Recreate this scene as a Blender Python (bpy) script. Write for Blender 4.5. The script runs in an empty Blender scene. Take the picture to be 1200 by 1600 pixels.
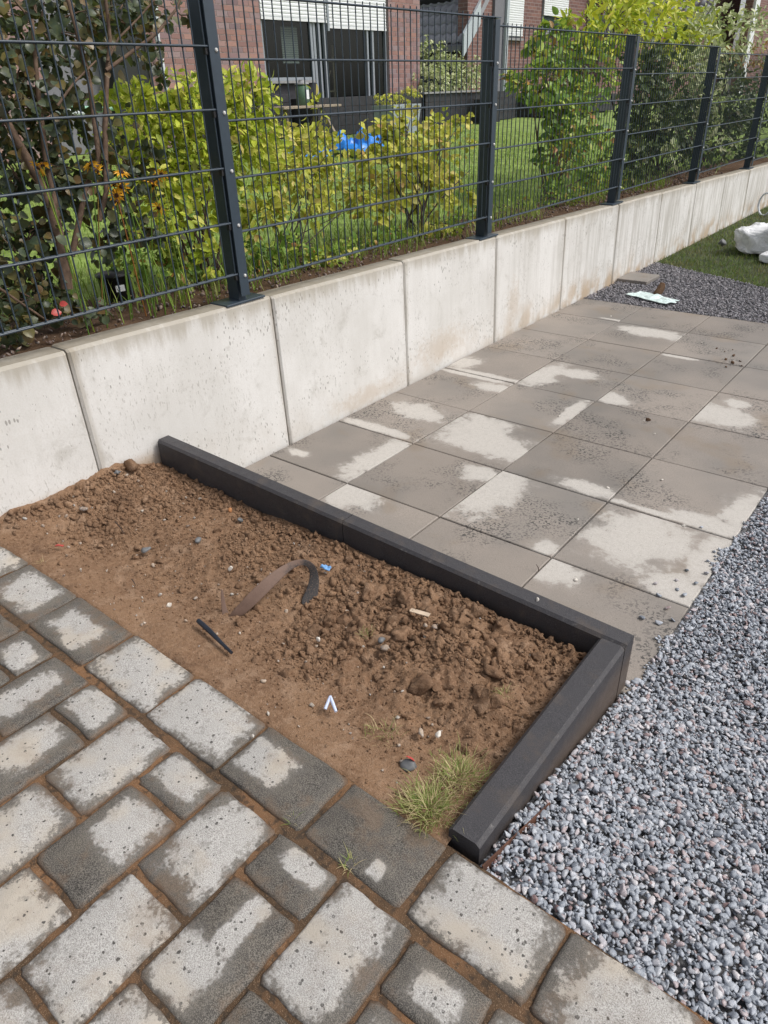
import bpy, math, random
import numpy as np
from mathutils import Vector, Matrix, Euler

sc = bpy.context.scene
col = sc.collection
random.seed(7)
rng = np.random.default_rng(11)

# ------------------------------------------------------------------ camera, world, sun, exposure
CR = ((0.7835729, -0.2953907, 0.5465874), (0.6204930, 0.4168774, -0.6642300), (-0.0316527, 0.8596263, 0.5099419))
CL = Vector((2.404419, -1.554137, 1.499038))
FPX = 1110.834
cam = bpy.data.objects.new('camera', bpy.data.cameras.new('camera'))
col.objects.link(cam)
cam.matrix_world = Matrix.Translation(CL) @ Matrix(CR).to_4x4()
cam.data.sensor_fit = 'HORIZONTAL'; cam.data.sensor_width = 36.0
cam.data.lens = 36.0 * FPX / 1200.0
cam.data.clip_start = 0.05; cam.data.clip_end = 600
sc.camera = cam

SUN_EL, SUN_AZ = 52.0, 62.0      # azimuth from +y towards +x
world = bpy.data.worlds.new('World'); sc.world = world; world.use_nodes = True
wn = world.node_tree.nodes; wl = world.node_tree.links
bg = wn['Background']; sky = wn.new('ShaderNodeTexSky'); sky.sky_type = 'NISHITA'; sky.sun_disc = False
sky.sun_elevation = math.radians(SUN_EL); sky.sun_rotation = math.radians(SUN_AZ)
sky.air_density = 0.7; sky.dust_density = 4.0; sky.ozone_density = 0.6; sky.altitude = 100
bg.inputs['Strength'].default_value = 0.15
hs = wn.new('ShaderNodeHueSaturation'); hs.inputs['Saturation'].default_value = 0.35
wl.new(sky.outputs['Color'], hs.inputs['Color']); wl.new(hs.outputs['Color'], bg.inputs['Color'])
sun = bpy.data.objects.new('sun', bpy.data.lights.new('sun', 'SUN')); col.objects.link(sun)
sun.data.energy = 1.5; sun.data.angle = math.radians(16); sun.data.color = (1.0, 0.965, 0.91)
sd = Vector((math.sin(math.radians(SUN_AZ)) * math.cos(math.radians(SUN_EL)), math.cos(math.radians(SUN_AZ)) * math.cos(math.radians(SUN_EL)), math.sin(math.radians(SUN_EL))))
sun.rotation_euler = sd.to_track_quat('Z', 'Y').to_euler(); sun.location = (4, 4, 8)
sc.view_settings.view_transform = 'Standard'; sc.view_settings.look = 'None'
sc.view_settings.exposure = 0.32; sc.view_settings.gamma = 1.0; sc.view_settings.use_curve_mapping = False

# ------------------------------------------------------------------ helpers
_M = Matrix(CR)
def at(u, v, ax, val):
    """a point of the place, measured off the photograph on the plane axis=val"""
    d = _M @ Vector(((u - 600) / FPX, -(v - 800) / FPX, -1.0))
    return CL + d * ((val - CL[ax]) / d[ax])

def tag(o, label=None, cat=None, group=None, kind=None):
    if label: o['label'] = label
    if cat: o['category'] = cat
    if group: o['group'] = group
    if kind: o['kind'] = kind
    return o

def empty(name, loc=(0, 0, 0), rz=0):
    o = bpy.data.objects.new(name, None); col.objects.link(o)
    o.location = loc; o.rotation_euler = (0, 0, rz); o.empty_display_size = 0.1
    return o

def link(name, me, parent=None, loc=None, rot=None):
    o = bpy.data.objects.new(name, me); col.objects.link(o)
    if parent: o.parent = parent
    if loc is not None: o.location = loc
    if rot is not None: o.rotation_euler = rot
    return o

def np_mesh(name, V, F, mat, smooth=False):
    """V (n,3), F (m,k) arrays"""
    V = np.asarray(V, np.float32); F = np.asarray(F, np.int32)
    me = bpy.data.meshes.new(name); n, k = F.shape
    me.vertices.add(len(V)); me.vertices.foreach_set('co', V.ravel())
    me.loops.add(n * k); me.loops.foreach_set('vertex_index', F.ravel())
    me.polygons.add(n); me.polygons.foreach_set('loop_start', np.arange(0, n * k, k, dtype=np.int32))
    if smooth: me.polygons.foreach_set('use_smooth', np.ones(n, bool))
    me.update(calc_edges=True); me.validate()
    if mat: me.materials.append(mat)
    return me

class MB:
    """collects shapes, links them as ONE mesh"""
    def __init__(s): s.v = []; s.f = []; s.sm = []
    def add(s, vs, fs, smooth=False):
        b = len(s.v); s.v += [tuple(v) for v in vs]; s.f += [tuple(i + b for i in f) for f in fs]; s.sm += [smooth] * len(fs); return s
    def box(s, lo, hi, bev=0.0):
        x0, y0, z0 = lo; x1, y1, z1 = hi
        if bev <= 0:
            vs = [(x0,y0,z0),(x1,y0,z0),(x1,y1,z0),(x0,y1,z0),(x0,y0,z1),(x1,y0,z1),(x1,y1,z1),(x0,y1,z1)]
            return s.add(vs, [(0,3,2,1),(4,5,6,7),(0,1,5,4),(1,2,6,5),(2,3,7,6),(3,0,4,7)])
        b = bev; vs = []
        for z in (z0, z1): 
            vs += [(x0,y0,z),(x1,y0,z),(x1,y1,z),(x0,y1,z)] if z == z0 else []
        vs += [(x0,y0,z1-b),(x1,y0,z1-b),(x1,y1,z1-b),(x0,y1,z1-b),(x0+b,y0+b,z1),(x1-b,y0+b,z1),(x1-b,y1-b,z1),(x0+b,y1-b,z1)]
        fs = [(0,3,2,1),(8,9,10,11)]
        for i in range(4):
            j = (i + 1) % 4; fs += [(i, j, 4 + j, 4 + i), (4 + i, 4 + j, 8 + j, 8 + i)]
        return s.add(vs, fs)
    def tube(s, pts, r, n=6, caps=True):
        pts = [Vector(p) for p in pts]; rs = r if isinstance(r, (list, tuple)) else [r] * len(pts)
        vs = []; fs = []; prev = None
        for i, p in enumerate(pts):
            d = (pts[min(i + 1, len(pts) - 1)] - pts[max(i - 1, 0)])
            d = d.normalized() if d.length > 1e-9 else Vector((0, 0, 1))
            if prev is None: a = d.orthogonal().normalized()
            else:
                a = prev - d * prev.dot(d); a = a.normalized() if a.length > 1e-6 else d.orthogonal().normalized()
            prev = a; b = d.cross(a)
            for k in range(n):
                t = 2 * math.pi * k / n; vs.append(p + (a * math.cos(t) + b * math.sin(t)) * rs[i])
        for i in range(len(pts) - 1):
            for k in range(n):
                fs.append((i*n + k, i*n + (k+1) % n, (i+1)*n + (k+1) % n, (i+1)*n + k))
        s.add(vs, fs, True)
        if caps: s.add(vs[:n], [tuple(range(n))[::-1]]); s.add(vs[-n:], [tuple(range(n))])
        return s
    def prism(s, poly, axis, lo, hi):
        n = len(poly); vs = []
        for h in (lo, hi):
            for a, b in poly:
                vs.append({0: (h, a, b), 1: (a, h, b), 2: (a, b, h)}[axis])
        fs = [tuple(range(n))[::-1], tuple(range(n, 2*n))] + [(i, (i+1) % n, n + (i+1) % n, n + i) for i in range(n)]
        return s.add(vs, fs)
    def mesh(s, name, mat):
        me = bpy.data.meshes.new(name); me.from_pydata([tuple(v) for v in s.v], [], s.f); me.update()
        me.polygons.foreach_set('use_smooth', s.sm)
        import bmesh
        bm = bmesh.new(); bm.from_mesh(me); bmesh.ops.recalc_face_normals(bm, faces=bm.faces); bm.to_mesh(me); bm.free()
        if mat: me.materials.append(mat)
        return me
    def build(s, name, mat, parent=None, loc=None, rot=None): return link(name, s.mesh(name, mat), parent, loc, rot)

# numpy value noise
_T = rng.random((64, 64, 64)).astype(np.float32)
def vnoise(P):
    P = np.asarray(P, float); i = np.floor(P).astype(int); f = P - i; f = f * f * (3 - 2 * f); o = 0
    for dx in (0, 1):
        for dy in (0, 1):
            for dz in (0, 1):
                w = (f[..., 0] if dx else 1 - f[..., 0]) * (f[..., 1] if dy else 1 - f[..., 1]) * (f[..., 2] if dz else 1 - f[..., 2])
                o = o + w * _T[(i[..., 0] + dx) % 64, (i[..., 1] + dy) % 64, (i[..., 2] + dz) % 64]
    return o * 2 - 1
def fbm(x, y, s, octv=4, seed=0):
    o = 0; a = 1; t = 0
    for k in range(octv):
        o = o + a * vnoise(np.stack([x * s, y * s, np.full_like(x, 3.7 * k + seed * 5.3)], -1)); t += a; a *= .5; s *= 2.03
    return o / t

# ------------------------------------------------------------------ materials
class NT:
    def __init__(s, name, rough=0.8, spec=0.3):
        s.m = bpy.data.materials.new(name); s.m.use_nodes = True; s.t = s.m.node_tree; s.n = s.t.nodes; s.l = s.t.links
        s.b = s.n['Principled BSDF']; s.b.inputs['Roughness'].default_value = rough; s.b.inputs['Specular IOR Level'].default_value = spec
    def set(s, sock, v):
        if hasattr(v, 'is_linked') or isinstance(v, bpy.types.NodeSocket): s.l.new(v, sock)
        elif isinstance(v, (tuple, list)) and len(v) == 3 and sock.type == 'RGBA': sock.default_value = (*v, 1)
        else: sock.default_value = v
    def node(s, typ, outp=0, **kw):
        n = s.n.new(typ)
        for k, v in kw.items():
            if k.startswith('_'): setattr(n, k[1:], v)
            else: s.set(n.inputs[k.replace('__', ' ')] if not k.startswith('i') or not k[1:].isdigit() else n.inputs[int(k[1:])], v)
        return n.outputs[outp]
    def math(s, op, a, b=0.0, c=None, clamp=False):
        n = s.n.new('ShaderNodeMath'); n.operation = op; n.use_clamp = clamp; s.set(n.inputs[0], a); s.set(n.inputs[1], b)
        if c is not None: s.set(n.inputs[2], c)
        return n.outputs[0]
    def vmath(s, op, a, b=(0, 0, 0)):
        n = s.n.new('ShaderNodeVectorMath'); n.operation = op; s.set(n.inputs[0], a); s.set(n.inputs[1], b)
        return n.outputs['Value'] if op in ('LENGTH', 'DISTANCE', 'DOT_PRODUCT') else n.outputs[0]
    def pos(s): return s.node('ShaderNodeNewGeometry')
    def obj(s): return s.node('ShaderNodeTexCoord', 'Object')
    def island(s): return s.node('ShaderNodeNewGeometry', 'Random Per Island')
    def orand(s): return s.node('ShaderNodeObjectInfo', 'Random')
    def mapv(s, v, scale): 
        n = s.n.new('ShaderNodeMapping'); s.set(n.inputs['Vector'], v); n.inputs['Scale'].default_value = scale; return n.outputs[0]
    def noise(s, v, scale, detail=3, rough=.55, dist=0.0, out='Fac'):
        return s.node('ShaderNodeTexNoise', out, Vector=v, Scale=float(scale), Detail=float(detail), Roughness=rough, Distortion=dist)
    def voro(s, v, scale, feat='F1', out='Distance', rand=1.0):
        return s.node('ShaderNodeTexVoronoi', out, _feature=feat, Vector=v, Scale=float(scale), Randomness=rand)
    def ramp(s, f, lo, hi, a=0.0, b=1.0):
        n = s.n.new('ShaderNodeMapRange'); n.interpolation_type = 'SMOOTHSTEP'; s.set(n.inputs[0], f); n.inputs[1].default_value = lo; n.inputs[2].default_value = hi
        s.set(n.inputs[3], a); s.set(n.inputs[4], b); return n.outputs[0]
    def cramp(s, f, stops, interp='LINEAR'):
        n = s.n.new('ShaderNodeValToRGB'); s.set(n.inputs[0], f); e = n.color_ramp.elements; n.color_ramp.interpolation = interp
        while len(e) < len(stops): e.new(0.5)
        for k, (p, c) in enumerate(stops): e[k].position = p; e[k].color = (*c, 1)
        return n.outputs[0]
    def mix(s, f, a, b, mode='MIX'):
        n = s.n.new('ShaderNodeMix'); n.data_type = 'RGBA'; n.blend_type = mode; n.clamp_factor = True
        s.set(n.inputs[0], f); s.set(n.inputs[6], a); s.set(n.inputs[7], b); return n.outputs[2]
    def bump(s, h, strength=.5, dist=.002, prev=None):
        n = s.n.new('ShaderNodeBump'); n.inputs['Strength'].default_value = strength; n.inputs['Distance'].default_value = dist; s.set(n.inputs['Height'], h)
        if prev is not None: s.l.new(prev, n.inputs['Normal'])
        s.l.new(n.outputs[0], s.b.inputs['Normal']); return n.outputs[0]
    def color(s, c): s.set(s.b.inputs['Base Color'], c); return s
    def rough(s, c): s.set(s.b.inputs['Roughness'], c); return s

def plain(name, c, rough=.6, metal=0.0, spec=.4, var=.12, scale=40):
    t = NT(name, rough, spec); p = t.obj(); n = t.noise(p, scale, 4)
    t.color(t.mix(t.ramp(n, .3, .7), tuple(x * (1 - var) for x in c), tuple(min(1, x * (1 + var)) for x in c)))
    t.b.inputs['Metallic'].default_value = metal; t.bump(n, .15, .002); return t.m

def objattr(t, name):
    n = t.n.new('ShaderNodeAttribute'); n.attribute_type = 'OBJECT'; n.attribute_name = name; return n.outputs['Vector']

def patch(t, p, ca, cb, power):
    """1 inside .. 0 outside of a soft superellipse kept with the object"""
    d = t.vmath('SUBTRACT', p, objattr(t, ca)); d = t.vmath('DIVIDE', d, objattr(t, cb)); d = t.vmath('ABSOLUTE', d)
    n = t.n.new('ShaderNodeSeparateXYZ'); t.l.new(d, n.inputs[0])
    a = t.math('POWER', n.outputs[0], power); b = t.math('POWER', n.outputs[1], power)
    return t.math('POWER', t.math('ADD', a, b), 1.0 / power)

def mat_paver():
    t = NT('paver_concrete', .8, .3); o = t.obj(); g = t.pos()
    d = t.math('MINIMUM', patch(t, o, 'p1', 's1', 4.5), patch(t, o, 'p2', 's2', 3.2))
    n1 = t.noise(g, 20, 5, .65); n2 = t.noise(g, 120, 3, .6); n3 = t.noise(g, 500, 2, .6)
    f = t.math('ADD', d, t.math('MULTIPLY_ADD', n1, 1.5, -.75)); f = t.math('ADD', f, t.math('MULTIPLY_ADD', n2, .7, -.35)); f = t.math('ADD', f, t.math('MULTIPLY_ADD', n3, .8, -.4))
    dry = t.ramp(f, 1.18, .93)
    dry = t.math('MAXIMUM', dry, t.math('MULTIPLY', t.ramp(t.math('ADD', f, t.math('MULTIPLY_ADD', n3, 1.2, -.6)), 1.55, 1.0), .17))
    # rain drops
    warp = t.vmath('ADD', g, t.node('ShaderNodeVectorMath', _operation='SCALE', i0=t.noise(g, 60, 2, out='Color'), Scale=.01))
    v1 = t.voro(warp, 95); cellr = t.voro(warp, 95, out='Color'); sep = t.node('ShaderNodeSeparateColor', 0, i0=cellr)
    r = t.math('MULTIPLY_ADD', sep, .62, -.27)
    drop = t.math('LESS_THAN', v1, r)
    drop = t.math('MULTIPLY', drop, dry)
    wetc = t.mix(t.ramp(n3, .40, .62), (.034, .031, .027), (.165, .150, .132))
    wetc = t.mix(t.ramp(n1, .35, .75), wetc, t.mix(t.ramp(n3, .4, .6), (.075, .066, .054), (.20, .18, .152)))
    dryc = t.mix(t.ramp(n3, .3, .7), (.25, .238, .222), (.54, .525, .50))
    dryc = t.mix(t.ramp(t.noise(g, 7, 3), .45, .7), dryc, (.44, .395, .335))
    dryc = t.mix(t.math('MULTIPLY', t.ramp(t.noise(g, 38, 5, .7), .56, .68), .55), dryc, (.20, .19, .17))
    dryc = t.mix(t.math('MULTIPLY', drop, t.ramp(n2, .3, .55, .35, 1.0)), dryc, (.085, .08, .074))
    c = t.mix(dry, wetc, dryc)
    c = t.mix(t.math('MULTIPLY', t.math('MULTIPLY', t.ramp(t.noise(g, 8, 5, .7), .5, .66), .5), t.math('SUBTRACT', 1.0, t.math('MULTIPLY', dry, .6))), c, (.17, .115, .075))
    # sand washed over the edges of each block
    hh = patch(t, o, 'p0', 's0', 8)
    sand = t.ramp(t.math('ADD', hh, t.math('MULTIPLY_ADD', n1, .5, -.25)), .93, 1.08)
    sand = t.math('MULTIPLY', sand, t.ramp(t.noise(g, 5, 2), .35, .6))
    c = t.mix(t.math('MULTIPLY', sand, .8), c, (.13, .075, .042))
    c = t.mix(t.ramp(t.noise(g, 3.2, 3), .60, .75), c, (.16, .10, .06), 'MIX') if False else c
    t.color(c); t.rough(t.ramp(dry, 0, 1, .5, .85))
    t.bump(t.math('ADD', n3, t.math('MULTIPLY', n2, .6)), .7, .0022); return t.m

def mat_slab():
    t = NT('slab_concrete', .75, .3); o = t.obj(); g = t.pos()
    d = t.math('MINIMUM', t.math('MINIMUM', patch(t, o, 'p1', 's1', 2.2), patch(t, o, 'p2', 's2', 2.2)), patch(t, o, 'p3', 's3', 2.2))
    n1 = t.noise(g, 9, 5, .6, .4); n2 = t.noise(g, 60, 3); n3 = t.noise(g, 400, 2)
    f = t.math('ADD', d, t.math('MULTIPLY_ADD', n1, 2.2, -1.1)); f = t.math('ADD', f, t.math('MULTIPLY_ADD', n2, .7, -.35)); f = t.math('ADD', f, t.math('MULTIPLY_ADD', n3, .3, -.15))
    f = t.math('MULTIPLY_ADD', t.noise(t.vmath('ADD', g, (7, 3, 0)), 26, 5, .65), .9, t.math('ADD', f, -.45))
    dry = t.math('MULTIPLY', t.math('ADD', t.math('MULTIPLY', t.ramp(f, 1.30, .95), .55), t.math('MULTIPLY', t.ramp(f, 1.75, .55), .45)), t.ramp(n2, .2, .6, .72, .95))
    base = t.mix(t.ramp(n3, .3, .7), (.225, .195, .168), (.335, .295, .258))
    base = t.mix(t.ramp(t.noise(g, 1.6, 3), .35, .7), base, (.205, .188, .170))
    base = t.mix(t.math('MULTIPLY', t.ramp(t.noise(g, 3.1, 3, .5, .3), .55, .7), .5), base, (.235, .185, .135))
    # worm-like film of water in some zones
    zone = t.ramp(t.noise(t.vmath('ADD', g, (3.1, 1.7, 0)), 2.2, 4, .6), .47, .60)
    w = t.noise(t.vmath('ADD', g, t.node('ShaderNodeVectorMath', _operation='SCALE', i0=t.noise(g, 70, 2, out='Color'), Scale=.012)), 105, 1.5, .5)
    worm = t.ramp(t.math('ABSOLUTE', t.math('SUBTRACT', w, .60)), .05, .012)
    worm2 = t.ramp(w, .535, .575)
    worm = t.math('MAXIMUM', worm2, t.math('MULTIPLY', worm, 0.0))
    base = t.mix(t.math('MULTIPLY', t.math('MULTIPLY', worm, zone), t.ramp(t.noise(g, 7, 3, .6), .35, .6, .25, .9)), base, (.045, .044, .042))
    dots = t.math('LESS_THAN', t.voro(g, 110), t.math('MULTIPLY_ADD', t.node('ShaderNodeSeparateColor', 0, i0=t.voro(g, 110, out='Color')), .5, -.26))
    dryc = t.mix(t.ramp(n3, .3, .7), (.42, .392, .355), (.55, .525, .488))
    dryc = t.mix(t.math('MULTIPLY', dots, .65), dryc, (.2, .17, .14))
    base = t.mix(t.math('MULTIPLY', dots, .4), base, (.07, .065, .06))
    tone = t.ramp(t.orand(), 0, 1, .88, 1.06); base = t.node('ShaderNodeVectorMath', _operation='SCALE', i0=base, Scale=tone)
    c = t.mix(dry, base, dryc)
    t.color(c); t.rough(t.ramp(dry, 0, 1, .55, .85)); t.bump(t.math('ADD', n3, n2), .35, .0012); return t.m

def mat_wall():
    t = NT('cast_concrete', .85, .25); g = t.pos(); r = t.orand()
    off = t.node('ShaderNodeCombineXYZ', 0, X=t.math('MULTIPLY', r, 17.0), Y=t.math('MULTIPLY', r, 9.0), Z=r)
    p = t.vmath('ADD', g, off)
    n = t.noise(p, 2.2, 5, .6); fine = t.noise(g, 160, 3)
    c = t.mix(t.ramp(n, .35, .65), (.60, .588, .562), (.69, .68, .66))
    c = t.mix(t.math('MULTIPLY', t.ramp(fine, .35, .7), .25), c, (.5, .47, .42))
    # grey scuffs and vertical runs
    st = t.noise(t.mapv(p, (9, 9, 1.1)), 2.0, 5, .65)
    c = t.mix(t.math('MULTIPLY', t.ramp(t.noise(p, 7, 6, .72, .4), .55, .72), .42), c, (.36, .34, .30))
    # small vertical pits
    pv = t.mapv(g, (1, 1, .42)); pit = t.voro(pv, 85); pr = t.node('ShaderNodeSeparateColor', 0, i0=t.voro(pv, 85, out='Color'))
    pz = t.ramp(t.noise(p, 3.5, 3), .38, .62)
    pm = t.math('LESS_THAN', pit, t.math('MULTIPLY', t.math('MULTIPLY_ADD', pr, .55, -.28), t.math('ADD', pz, .35)))
    c = t.mix(t.math('MULTIPLY', pm, .6), c, (.16, .15, .13))
    pit2 = t.math('MULTIPLY', t.ramp(t.noise(t.mapv(g, (1, 1, .35)), 130, 2), .60, .67), t.ramp(t.noise(p, 4.5, 3), .42, .6))
    c = t.mix(t.math('MULTIPLY', pit2, .45), c, (.25, .23, .20))
    s = t.node('ShaderNodeSeparateXYZ', 2, i0=g); y = t.node('ShaderNodeSeparateXYZ', 1, i0=g)
    # dirt below the cap and damp brown near the ground
    zz = t.math('ADD', s, t.math('MULTIPLY', y, .0215))
    top = t.ramp(t.math('ADD', zz, t.math('MULTIPLY', st, .22)), .755, .845)
    c = t.mix(t.math('MULTIPLY', top, .75), c, (.36, .325, .265))
    far = t.ramp(y, 1.2, 4.5, .12, .85)
    fl = t.ramp(t.math('ADD', s, t.math('MULTIPLY', n, .55)), .50, .26)
    c = t.mix(t.math('MULTIPLY', t.math('MULTIPLY', fl, t.ramp(t.noise(p, 6, 4), .38, .58)), far), c, (.42, .31, .20))
    fy = t.ramp(y, 1.4, 6.0, .06, .6)
    st2 = t.noise(t.mapv(t.vmath('ADD', p, (5, 5, 5)), (14, 14, .9)), 2.0, 4, .6)
    c = t.mix(t.math('MULTIPLY', t.ramp(st2, .42, .66), fy), c, (.34, .32, .28))
    soil = t.ramp(t.math('ADD', s, t.math('MULTIPLY', fine, .05)), .30, .235)
    soil = t.math('MULTIPLY', soil, t.ramp(y, .02, -.06))
    c = t.mix(t.math('MULTIPLY', soil, .75), c, (.40, .29, .19))
    up = t.node('ShaderNodeSeparateXYZ', 2, i0=t.node('ShaderNodeNewGeometry', 'True Normal'))
    c = t.mix(t.math('MULTIPLY', t.ramp(up, .6, .9), t.ramp(t.noise(g, 12, 5, .7), .25, .6, .45, .95)), c, (.27, .24, .19))
    # grime gathered along the upright joints
    jd = t.math('ABSOLUTE', t.math('SUBTRACT', t.math('FRACT', t.math('DIVIDE', t.math('ADD', y, 10 * .985 - .662), .985)), .5))
    jm = t.ramp(t.math('ADD', jd, t.math('MULTIPLY', st, .10)), .515, .56)
    c = t.mix(t.math('MULTIPLY', jm, .55), c, (.30, .26, .20))
    # three rusty smears seen low on the wall
    for (sy, sz, ry, rz) in ((2.0, .14, .30, .10), (2.88, .20, .09, .16), (1.28, .05, .3, .06)):
        dd = t.vmath('LENGTH', t.node('ShaderNodeCombineXYZ', 0, X=t.math('DIVIDE', t.math('SUBTRACT', y, sy), ry), Y=t.math('DIVIDE', t.math('SUBTRACT', s, sz), rz), Z=0.0))
        mm = t.ramp(t.math('ADD', dd, t.math('MULTIPLY_ADD', t.noise(g, 30, 6, .75), 3.0, -1.5)), 1.35, .2)
        c = t.mix(t.math('MULTIPLY', mm, .38), c, (.42, .32, .22))
    t.color(c); t.bump(t.math('ADD', fine, t.math('MULTIPLY', pm, -.6)), .35, .0015); return t.m

def mat_soil(name, tone=1.0):
    t = NT(name, .9, .15); g = t.pos(); n = t.noise(g, 6, 4, .6); f = t.noise(g, 90, 4, .65); ff = t.noise(g, 420, 2)
    k = lambda c: tuple(x * tone for x in c)
    c = t.mix(t.ramp(n, .35, .65), k((.172, .098, .057)), k((.25, .150, .088)))
    c = t.mix(t.ramp(f, .35, .75), c, k((.285, .182, .115)))
    c = t.mix(t.math('MULTIPLY', t.ramp(t.noise(g, 13, 5, .65), .52, .68), .6), c, k((.36, .245, .165)))
    c = t.mix(t.math('MULTIPLY', t.ramp(t.noise(t.vmath('ADD', g, (4, 2, 1)), 9, 5, .65), .55, .7), .55), c, k((.095, .056, .036)))
    c = t.mix(t.math('MULTIPLY', t.ramp(ff, .60, .72), .5), c, k((.46, .35, .25)))
    c = t.mix(t.math('MULTIPLY', t.ramp(ff, .42, .32), .6), c, k((.07, .042, .026)))
    c = t.mix(t.math('MULTIPLY', t.ramp(t.island(), 0, 1), .35), c, k((.10, .06, .038)))
    t.color(c); t.bump(t.math('ADD', f, t.math('MULTIPLY', ff, .5)), 1.0, .006); return t.m

def mat_sand(name='joint_sand'):
    t = NT(name, .9, .15); g = t.pos(); n = t.noise(g, 5, 4, .6); ff = t.noise(g, 480, 2); f = t.noise(g, 60, 3)
    c = t.mix(t.ramp(n, .40, .66), (.085, .055, .034), (.21, .115, .06))
    c = t.mix(t.math('MULTIPLY', t.ramp(ff, .56, .7), .6), c, (.34, .24, .16))
    c = t.mix(t.math('MULTIPLY', t.ramp(f, .5, .35), .7), c, (.045, .036, .028))
    t.color(c); t.bump(t.math('ADD', ff, f), .8, .003); return t.m

def mat_stone(name, stops, rough=.55):
    t = NT(name, rough, .45); o = t.obj(); r = t.math('FRACT', t.math('ADD', t.island(), t.math('MULTIPLY', t.orand(), 5.31))); c = t.cramp(r, stops, 'LINEAR')
    n = t.noise(o, 160, 3, .6); n2 = t.noise(o, 700, 2)
    c = t.mix(t.math('MULTIPLY', t.ramp(n, .45, .7), .45), c, (.52, .53, .54)); c = t.mix(t.math('MULTIPLY', t.ramp(n2, .5, .3), .45), c, (.06, .065, .075))
    t.color(c); t.bump(t.math('ADD', n, n2), .4, .001); return t.m

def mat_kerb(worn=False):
    t = NT('worn_highlit_kerb_edge' if worn else 'anthracite_concrete', .55, .4); o = t.obj(); g = t.pos(); ff = t.noise(g, 600, 2); f = t.noise(g, 14, 4, .6)
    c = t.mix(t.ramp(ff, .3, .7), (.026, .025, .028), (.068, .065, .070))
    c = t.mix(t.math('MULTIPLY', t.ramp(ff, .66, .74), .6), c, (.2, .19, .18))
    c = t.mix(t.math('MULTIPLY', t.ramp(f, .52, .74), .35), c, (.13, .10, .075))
    c = t.mix(t.math('MULTIPLY', t.ramp(t.noise(g, 55, 5, .7), .56, .76), .5 if worn else .08), c, (.22, .21, .20))  # bevel variant: wear flecks made paler to paint the highlight along the edge
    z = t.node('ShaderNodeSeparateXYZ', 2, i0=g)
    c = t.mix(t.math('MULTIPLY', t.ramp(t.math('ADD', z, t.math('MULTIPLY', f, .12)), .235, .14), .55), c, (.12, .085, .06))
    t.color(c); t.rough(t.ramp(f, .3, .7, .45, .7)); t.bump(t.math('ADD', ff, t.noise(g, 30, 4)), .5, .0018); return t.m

def mat_leaf(name, stops, rough=.45, back=.25, spots=None, veins=True):
    t = NT(name, rough, .4); fr = t.math('FRACT', t.math('ADD', t.island(), t.math('MULTIPLY', t.orand(), 7.31)))
    c = t.cramp(fr, stops); o = t.pos(); n = t.noise(o, 45, 3)
    c = t.mix(t.math('MULTIPLY', t.ramp(n, .4, .7), .3), c, t.mix(.5, c, (.30, .30, .06)))
    if spots: c = t.mix(t.math('MULTIPLY', t.ramp(n, .58, .68), .7), c, spots)
    t.color(c); t.bump(n, .2, .002)
    tr = t.node('ShaderNodeBsdfTranslucent', 0, Color=t.mix(.35, c, (.35, .45, .05)))
    ms = t.node('ShaderNodeMixShader', 0, i0=back, i1=t.b.outputs[0], i2=tr)
    t.l.new(ms, t.n['Material Output'].inputs['Surface']); return t.m

def mat_brick(name, tone=1.0):
    t = NT(name, .8, .3); r = t.math('FRACT', t.math('ADD', t.island(), t.math('MULTIPLY', t.orand(), 5.7))); g = t.pos()
    c = t.cramp(r, [(0, (.24, .14, .13)), (.25, (.33, .18, .15)), (.45, (.24, .16, .17)), (.65, (.37, .21, .175)), (.85, (.28, .21, .22)), (1, (.19, .13, .14))])
    n = t.noise(g, 50, 4); c = t.mix(t.math('MULTIPLY', t.ramp(n, .4, .7), .4), c, (.24, .16, .14)); t.color(c); t.bump(n, .4, .003); return t.m

def mat_grass(name, a, b, dry, lo=.8, hi=.95):
    t = NT(name, .6, .3); r = t.island(); g = t.pos(); c = t.mix(r, a, b); c = t.mix(t.ramp(r, lo, hi), c, dry)
    c = t.mix(t.math('MULTIPLY', t.ramp(t.noise(g, 2.5, 4), .5, .65), .5), c, dry)
    t.color(c); tr = t.node('ShaderNodeBsdfTranslucent', 0, Color=c)
    t.l.new(t.node('ShaderNodeMixShader', 0, i0=.3, i1=t.b.outputs[0], i2=tr), t.n['Material Output'].inputs['Surface']); return t.m

M = {}
M['paver'] = mat_paver(); M['slab'] = mat_slab(); M['wall'] = mat_wall(); M['soil'] = mat_soil('garden_soil'); M['clod'] = mat_soil('soil_clod', 1.08)
M['bedsoil'] = mat_soil('bark_soil', .62); M['sand'] = mat_sand(); M['kerb'] = mat_kerb(); M['kerbwornlit'] = mat_kerb(True)
M['gravel'] = mat_stone('blue_grey_gravel', [(0, (0.156, 0.175, 0.208)), (.18, (0.281, 0.309, 0.352)), (.38, (0.375, 0.401, 0.448)), (.55, (0.250, 0.278, 0.320)), (.72, (0.469, 0.495, 0.533)), (.82, (0.375, 0.289, 0.288)), (.86, (0.208, 0.123, 0.117)), (.89, (0.417, 0.370, 0.384)), (.94, (0.583, 0.566, 0.576)), (1, (0.354, 0.381, 0.437))])
M['gravelfar'] = mat_stone('dark_grey_gravel', [(0, (.06, .058, .066)), (.3, (.12, .115, .13)), (.6, (.18, .17, .19)), (.85, (.24, .215, .225)), (1, (.36, .34, .35))])
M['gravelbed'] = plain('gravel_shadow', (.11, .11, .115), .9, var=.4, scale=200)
M['pebble'] = mat_stone('pale_pebble', [(0, (.30, .22, .16)), (.3, (.42, .33, .25)), (.6, (.22, .16, .12)), (.8, (.5, .45, .38)), (1, (.30, .28, .27))], .7)
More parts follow.
